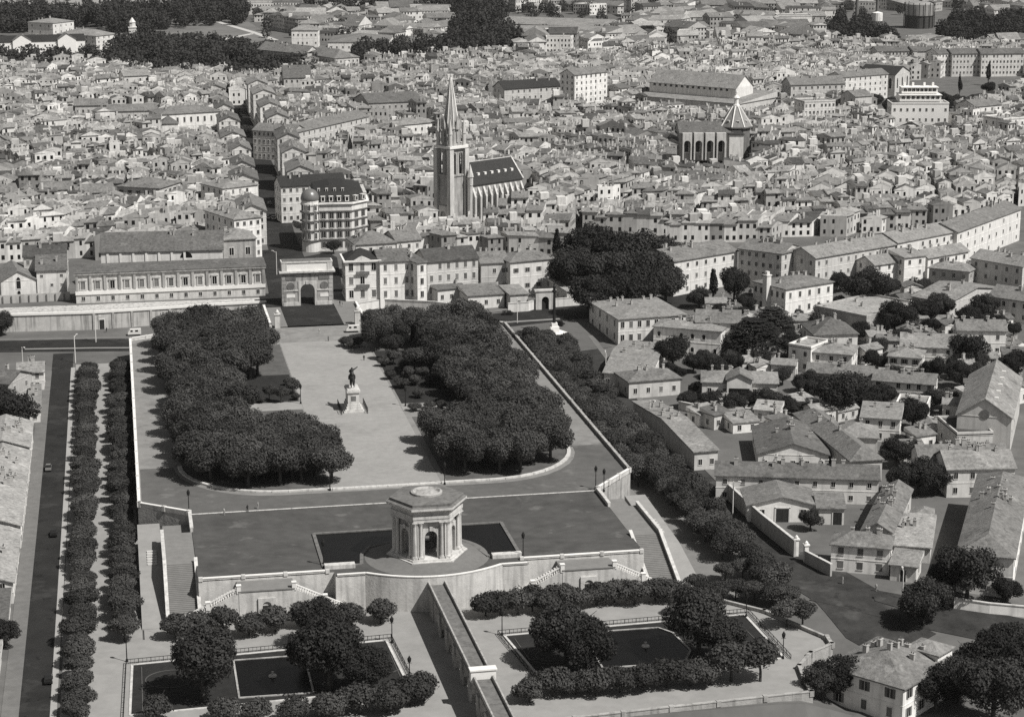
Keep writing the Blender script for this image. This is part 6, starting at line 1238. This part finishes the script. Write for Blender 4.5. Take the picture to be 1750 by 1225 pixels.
# gardens between the villas: low trees and shrubs wherever nothing is built
NB = [(1130, 640), (1180, 560), (1290, 520), (1420, 540), (1560, 480), (1745, 480), (1745, 760), (1640, 780), (1500, 800), (1440, 760), (1330, 715), (1240, 745), (1170, 690)]
def short(x, y):
    b = min(BLD, key=lambda q: hypot(q[0]-x, q[1]-y)); w = b[2].split(); stop = {'among', 'behind', 'below', 'above', 'between', 'near', 'facing', 'under', 'before', 'towards', 'along', 'against'}
    k = next((i for i, q in enumerate(w) if q in stop and i > 2), len(w)); return ' '.join(w[:min(k, 9)]).rstrip(',')
def built(x, y, r=3.):
    return any(inpoly(x+dx, y+dy, p) for p in RESERVE for dx, dy in ((0, 0), (r, 0), (-r, 0), (0, r), (0, -r)))
for x, y in fill(NB, -6, 8.5, .4):
    if built(x, y, 1.2): continue
    if not built(x, y, 4.2) and rnd.random() < .4:
        bw('outbuilding', 'small tiled outbuilding by the '+short(x, y), x-3, y-2.5, rnd.uniform(6, 8.5), rnd.uniform(5, 7), rnd.uniform(2.8, 5), cat='outbuilding', roof=rnd.choice(('gx', 'shed', 'gy')), rh=1.3, wall=rnd.choice((2, 3, 4, 4)), rf=rnd.choice((1, 2, 3, 4)), fl=1, nb=2, sb=1, ch=1, ov=.35, rz=rnd.uniform(-.5, .5), group='small outbuildings among the villas'); continue
    s_ = rnd.uniform(.45, .85) if not built(x, y, 4.5) else rnd.uniform(.3, .5); px, py = pr(x, y, -6)
    tree('dark' if rnd.random() < .8 else 'plane', x, y, zg(x, y), s_, '%s garden tree by the %s' % ('small' if s_ < .5 else 'dark leafy', short(x, y)), 'garden trees among the villas')
# distant woods: one mass each
def wood(name, label, polys, n, lo, hi, nl=380, mt=LEAFF, leaf=.6, dens=105.):
    V = []; base = {}
    for s in range(5):
        g = np.random.default_rng(200+s); u = g.normal(size=(nl, 3)); u /= np.linalg.norm(u, axis=1)[:, None]; P = u*np.array([5, 5, 5.5])*(.75+.3*g.random((nl, 1))); P += np.sin(P*1.3+s)*.5; P[:, 2] += 6.5
        nr = u+g.normal(size=(nl, 3))*.6; a = np.cross(nr, g.normal(size=(nl, 3))); a /= np.linalg.norm(a, axis=1)[:, None]; b = np.cross(nr, a); b /= np.linalg.norm(b, axis=1)[:, None]; q = leaf*g.uniform(.6, 1.4, (nl, 1))
        base[s] = np.stack([P-a*q, P-b*q, P+a*q, P+b*q], 1).reshape(-1, 3)
    g = np.random.default_rng(11); out = []
    for pl in polys:
        W_ = [at(x, y, 4) for x, y in pl]; x0, x1 = min(p[0] for p in W_), max(p[0] for p in W_); y0, y1 = min(p[1] for p in W_), max(p[1] for p in W_); c = 0; tries = 0; A_w = abs(sum(W_[i-1][0]*W_[i][1]-W_[i][0]*W_[i-1][1] for i in range(len(W_))))/2; nn = min(n*2, int(A_w/dens))
        while c < nn and tries < nn*30:
            tries += 1; x, y = g.uniform(x0, x1), g.uniform(y0, y1)
            if inpoly(x, y, W_) and not any(inpoly(x, y, r) for r in RESERVE): s = g.uniform(lo, hi); out.append(base[int(g.integers(5))]*np.array([s, s, s*g.uniform(.85, 1.2)])+np.array([x, y, zg(x, y)])); c += 1
    V = np.concatenate(out); me = bpy.data.meshes.new(name); me.from_pydata(V.tolist(), [], np.arange(len(V)).reshape(-1, 4).tolist()); me.materials.append(mt); o = ob(name, me, kind='stuff'); o['label'] = label; o['category'] = 'wood'
wood('park_wood', 'dense dark wood filling the park round the white institution', [[(-60, 138), (-60, 108), (0, 106), (160, 108), (240, 92), (300, 84), (420, 88), (560, 118), (540, 135), (430, 148), (300, 140), (120, 122)], [(190, 92), (250, 72), (330, 84), (430, 92), (300, 110), (190, 104)], [(-60, 60), (-60, 20), (160, 22), (420, 5), (420, 38), (330, 38), (230, 62), (160, 40)]], 170, .9, 1.5)
wood('promenade_wood', 'dark band of promenade trees across the top centre', [[(598, 116), (608, 92), (795, 80), (880, 66), (890, 84), (800, 108), (700, 114)], [(770, 76), (790, 10), (850, 0), (870, 50), (880, 78)], [(605, 8), (800, 8), (800, 22), (605, 24)], [(520, 6), (600, 4), (600, 30), (570, 30)]], 90, .9, 1.6)
wood('factory_wood', 'dark trees round the gasholder at the top right', [[(1400, 58), (1460, 35), (1500, 50), (1540, 75), (1440, 76)], [(1600, 60), (1640, 30), (1760, 35), (1760, 70), (1640, 80)]], 60, .8, 1.4)
wood('scattered_far_trees', 'scattered dark trees among the far suburbs', [[(0, 25), (0, -10), (1750, -10), (1750, 20)], [(880, 60), (900, 0), (1450, 0), (1440, 80), (1000, 90)], [(425, 60), (440, 10), (800, 10), (790, 72), (606, 84)]], 90, .6, 1.1, dens=1200)
fp = [at(x, y, 0) for x, y in ((232, 66), (330, 38), (425, 38), (470, 66), (360, 86), (300, 80))]; m = MB(); m.prism(fp, -.5, .06, bottom=False); m.build('field', FIELD, kind='structure'); m = MB(); m.prism([at(x, y, 0) for x, y in ((-60, 17), (-60, -60), (430, -60), (410, 3), (240, 8), (150, 15))], -.5, .05, bottom=False); m.build('field', mat('pale_field', .30, .2, .02, .006), kind='structure')
def fpath(pts, w): 
    m = MB(); P = [at(x, y, 0) for x, y in pts]
    for a, b in zip(P, P[1:]): L = hypot(b[0]-a[0], b[1]-a[1]); nx, ny = -(b[1]-a[1])/L*w/2, (b[0]-a[0])/L*w/2; m.prism([(a[0]-nx, a[1]-ny), (b[0]-nx, b[1]-ny), (b[0]+nx, b[1]+ny), (a[0]+nx, a[1]+ny)], -.2, .16, bottom=False)
    m.build('path', mat('pale_track', .5, .1, .05), kind='structure')
fpath([(372, 38), (430, 55), (470, 69)], 6); fpath([(316, 60), (350, 74), (432, 58)], 5); fpath([(350, 74), (366, 92)], 10)

# ------------------------------------------------------------------ street lamps
LP = MB(); LP.lathe(0, 0, [(.3, 0), (.26, .5), (.12, .7), (.09, 4.6)], 8); LP = LP.mesh('post', DARKST)
LH = MB(); LH.lathe(0, 0, [(.16, 4.6), (.34, 4.8), (.42, 5.5), (.2, 5.8), (.05, 6.1)], 6); LH.bar((-.5, 0, 4.5), (.5, 0, 4.5), .05); LH = LH.mesh('lantern', DARKST)
for i, (x, y, z, lb) in enumerate((
    at(323, 877, 0)+(0, 'at the left front corner of the upper terrace'), at(1018, 835, 0)+(0, 'at the right front corner of the upper terrace'), at(894, 952, -.1)+(-.1, 'beside the right end of the basin'), at(553, 965, -.1)+(-.1, 'beside the left end of the basin'),
    at(217, 1130, GZ)+(GZ, 'at the left end of the left parterre'), at(670, 1098, GZ)+(GZ, 'at the right end of the left parterre'), at(858, 1085, GZ)+(GZ, 'at the left end of the right parterre'), at(1275, 1054, GZ)+(GZ, 'at the top right of the right parterre'), at(1338, 1125, GZ)+(GZ, 'at the near right of the right parterre'), at(700, 1168, GZ)+(GZ, 'at the near right of the left parterre'),
    at(514, 690, 0)+(0, 'left of the statue'), at(693, 694, 0)+(0, 'right of the statue at the path'), at(564, 838, 0)+(0, 'at the near left end of the esplanade'), at(760, 828, 0)+(0, 'at the near right end of the esplanade'), at(1032, 840, 0)+(0, 'by the right slanting parapet'))):
    t = thing('street_lamp', 'dark iron lamp post '+lb, 'lamp', (x, y, z)); ob('post', LP, t); ob('lantern', LH, t)
PL_ = MB(); PL_.lathe(0, 0, [(.18, -.5), (.12, 9)], 6); PL_ = PL_.mesh('pole', WALL[3]); AR = MB(); AR.bar((0, 0, 8.6), (1.6, 0, 9.2), .07); AR.box(1.3, -.2, 9.1, 2.1, .2, 9.3); AR = AR.mesh('lamp_arm', WALL[3])
for i, (px, py, lb) in enumerate(((129, 620, 'at the head of the left avenue'), (164, 585, 'on the traffic island below the palace'), (1252, 880, 'on the shaded street by the warehouse'), (1541, 1040, 'at the road junction'), (1035, 650, 'on the right street near the low house'), (1110, 735, 'on the right street by the long narrow building'), (473, 470, 'on the main street behind the arch'), (884, 552, 'on the pavement by the right square'), (40, 640, 'beside the small house at the head of the left street'))):
    x, y, z = atg(px, py); t = thing('lamp_standard', 'slender pale lamp standard '+lb, 'lamp', (x, y, z), rnd.uniform(0, 6)); ob('pole', PL_, t); ob('arm', AR, t)

# ------------------------------------------------------------------ people
PM = mat('dark_clothes', .03, .2, 2); PLM = mat('light_clothes', .4, .1, 2)
PJ = [(0, 0, .95, .15), (0, 0, 1.2, .15), (0, 0, 1.42, .16), (0, 0, 1.55, .06), (0, 0, 1.68, .105), (-.2, 0, 1.4, .06), (-.27, .05, 1.12, .05), (-.25, .15, .88, .045), (.2, 0, 1.4, .06), (.27, 0, 1.12, .05), (.25, .12, .88, .045), (-.1, 0, .88, .1), (-.11, .08, .48, .075), (-.11, -.02, .08, .06), (-.11, .12, .03, .05), (.1, 0, .88, .1), (.11, -.06, .48, .075), (.11, -.18, .08, .06), (.11, -.05, .03, .05)]
PE = [(0, 1), (1, 2), (2, 3), (3, 4), (2, 5), (5, 6), (6, 7), (2, 8), (8, 9), (9, 10), (0, 11), (11, 12), (12, 13), (13, 14), (0, 15), (15, 16), (16, 17), (17, 18)]
for i, (px, py, z, mt, lb) in enumerate(((423, 874, 0, PM, 'in dark clothes walking on the forecourt edge'), (441, 869, 0, PLM, 'in light clothes next to the dark walker'), (383, 880, -.1, PLM, 'in white on the left of the plaza'), (622, 616, 0, PM, 'in dark clothes on the far esplanade'), (546, 570, 0, PLM, 'in white near the bridge'), (561, 583, 0, PM, 'in dark clothes near the end of the bridge'), (581, 522, 0.1, PM, 'on the footway right of the arch'), (586, 524, 0.1, PLM, 'in light clothes beside the arch'), (470, 575, -5, PM, 'on the left of the bridge'), (182, 566, -5.5, PM, 'in dark clothes by the door in the retaining wall'), (1052, 770, -7, PM, 'on the right street'), (1440, 998, -8, PLM, 'in white crossing the junction'), (1497, 1014, -8.5, PLM, 'in white at the far side of the junction'), (1325, 925, -7.9, PLM, 'in white on the pavement by the yard wall'), (1298, 905, -7.9, PLM, 'in light clothes walking down the pavement'), (108, 1050, -7.9, PLM, 'in white beside the left avenue'))):
    x, y = at(px, py, z); 
    if z < -1: z = zg(x, y)+.12
    t = skin('person', PJ, PE, mt, None, (x, y, z), 0, 1); t.rotation_euler = (0, 0, rnd.uniform(0, 6.28)); tag(t, 'person '+lb, 'person'); t.scale = (1.05,)*3

# ------------------------------------------------------------------ cars
def car(label, x, y, z, rz, body, van=False, name='car'):
    t = thing(name, label, 'van' if van else 'car', (x, y, z), rz)
    m = MB()
    if van:
        m.prism([(-.95, -2.2), (.95, -2.2), (.95, 1.5), (-.95, 1.5)], .4, 2.15); m.prism([(-.95, 1.5), (.95, 1.5), (.95, 2.3), (-.95, 2.3)], .4, [2.1, 2.1, 1.1, 1.1]); m.build('body', body, t)
        g = MB()
        for s in (-1, 1): g.poly([(s*.97, .6, 1.3), (s*.97, 1.4, 1.3), (s*.97, 1.4, 1.9), (s*.97, .6, 1.9)]); g.poly([(s*.97, -1.2, 1.3), (s*.97, -.2, 1.3), (s*.97, -.2, 1.9), (s*.97, -1.2, 1.9)])
        g.build('window', GLASS, t)
    else:
        m.prism([(-.8, -2.0), (.8, -2.0), (.8, 2.0), (-.8, 2.0)], .35, [.8, .8, .75, .75]); m.build('body', body, t)
        c = MB(); P0 = [(-.75, -1.5), (.75, -1.5), (.75, .8), (-.75, .8)]; P1 = [(-.6, -1.0), (.6, -1.0), (.6, .3), (-.6, .3)]
        for k in range(4): c.poly([P0[k]+(.79,), P0[(k+1) % 4]+(.79,), P1[(k+1) % 4]+(1.4,), P1[k]+(1.4,)], 1)
        c.poly([q+(1.4,) for q in P1], 0); c.poly([(-.61, -1.0, 1.42), (.61, -1.0, 1.42), (.61, .3, 1.42), (-.61, .3, 1.42)], 0); c.build('cabin', [body, GLASS], t)
    for sx in (-1, 1):
        for yy in (-1.25, 1.3): w_ = MB(); w_.bar((sx*.62, yy, .33), (sx*.86, yy, .33), .33, n=10); w_.build('wheel', DARKST, t)
    return t
CW = mat('white_car_paint', .7, .02, rough=.3, spec=.5); CK = mat('black_car_paint', .015, .02, rough=.3, spec=.5); CG = mat('grey_car_paint', .2, .02, rough=.3, spec=.5)
for px, py, b, rz, lb, v in ((230, 573, CW, 1.62, 'white van driving below the palace wall', True), (83, 1165, CK, 3.14, 'black car on the left street near the bottom', False), (83, 803, CG, 3.14, 'light car on the left street farther up', False), (92, 915, CK, 3.14, 'dark car on the left street between the other two', False), (457, 374, CW, .1, 'white car on the main street, left of two', False), (467, 375, CW, .1, 'white car on the main street, right of two', False), (461, 350, CG, .1, 'light car farther up the main street', False), (1128, 727, CK, -.6, 'dark car parked on the right street', False), (868, 538, CK, 1.55, 'dark car parked before the street wall right of the garden', False), (1018, 536, CW, 1.6, 'light car on the street by the square', False), (603, 567, CW, 1.6, 'small white van parked by the garden gate', True), (955, 556, CK, .9, 'dark car beside the monument column', False), (428, 315, CW, .1, 'white car at the far bend of the main street', False)):
    x, y, z = atg(px, py)
    if px == 603: z = 0.1; x, y = at(px, py, z)
    car(lb, x, y, z+.13, rz, b, v, 'van' if v else 'car')
# iron garden gate piers beside the statue end of the bridge
for s, nm in ((-1, 'left'), (1, 'right')):
    t = thing('gate_pier', 'pale stone gate pier on the %s of the garden entrance' % nm, 'pillar', (s*13.5, 236.5, 0)); m = MB(); m.box(-.9, -.9, 0, .9, .9, 4.5); m.build('shaft', STONE, t); m = MB(); m.box(-1.1, -1.1, 4.5, 1.1, 1.1, 4.9); m.lathe(0, 0, [(.5, 4.9), (.7, 5.4), (.2, 6.2)], 10); m.build('urn', STONE, t)
print('objects', len(bpy.data.objects), 'trees', NT[0])

# ------------------------------------------------------------------ summer haze
m = MB(); m.box(-21000, -3100, -40, 21000, 31000, 158); hz = m.build('haze', [], kind='stuff')
hm = bpy.data.materials.new('haze_air'); hm.use_nodes = True; hn = hm.node_tree; hn.nodes.remove(hn.nodes['Principled BSDF'])
pv_ = hn.nodes.new('ShaderNodeVolumePrincipled'); pv_.inputs['Density'].default_value = HAZE; pv_.inputs['Color'].default_value = (.93, .92, .90, 1); pv_.inputs['Anisotropy'].default_value = .3
hn.links.new(pv_.outputs[0], hn.nodes['Material Output'].inputs['Volume']); hz.data.materials.append(hm); hz['label'] = 'thin pale summer haze over the whole town'; hz['category'] = 'haze'
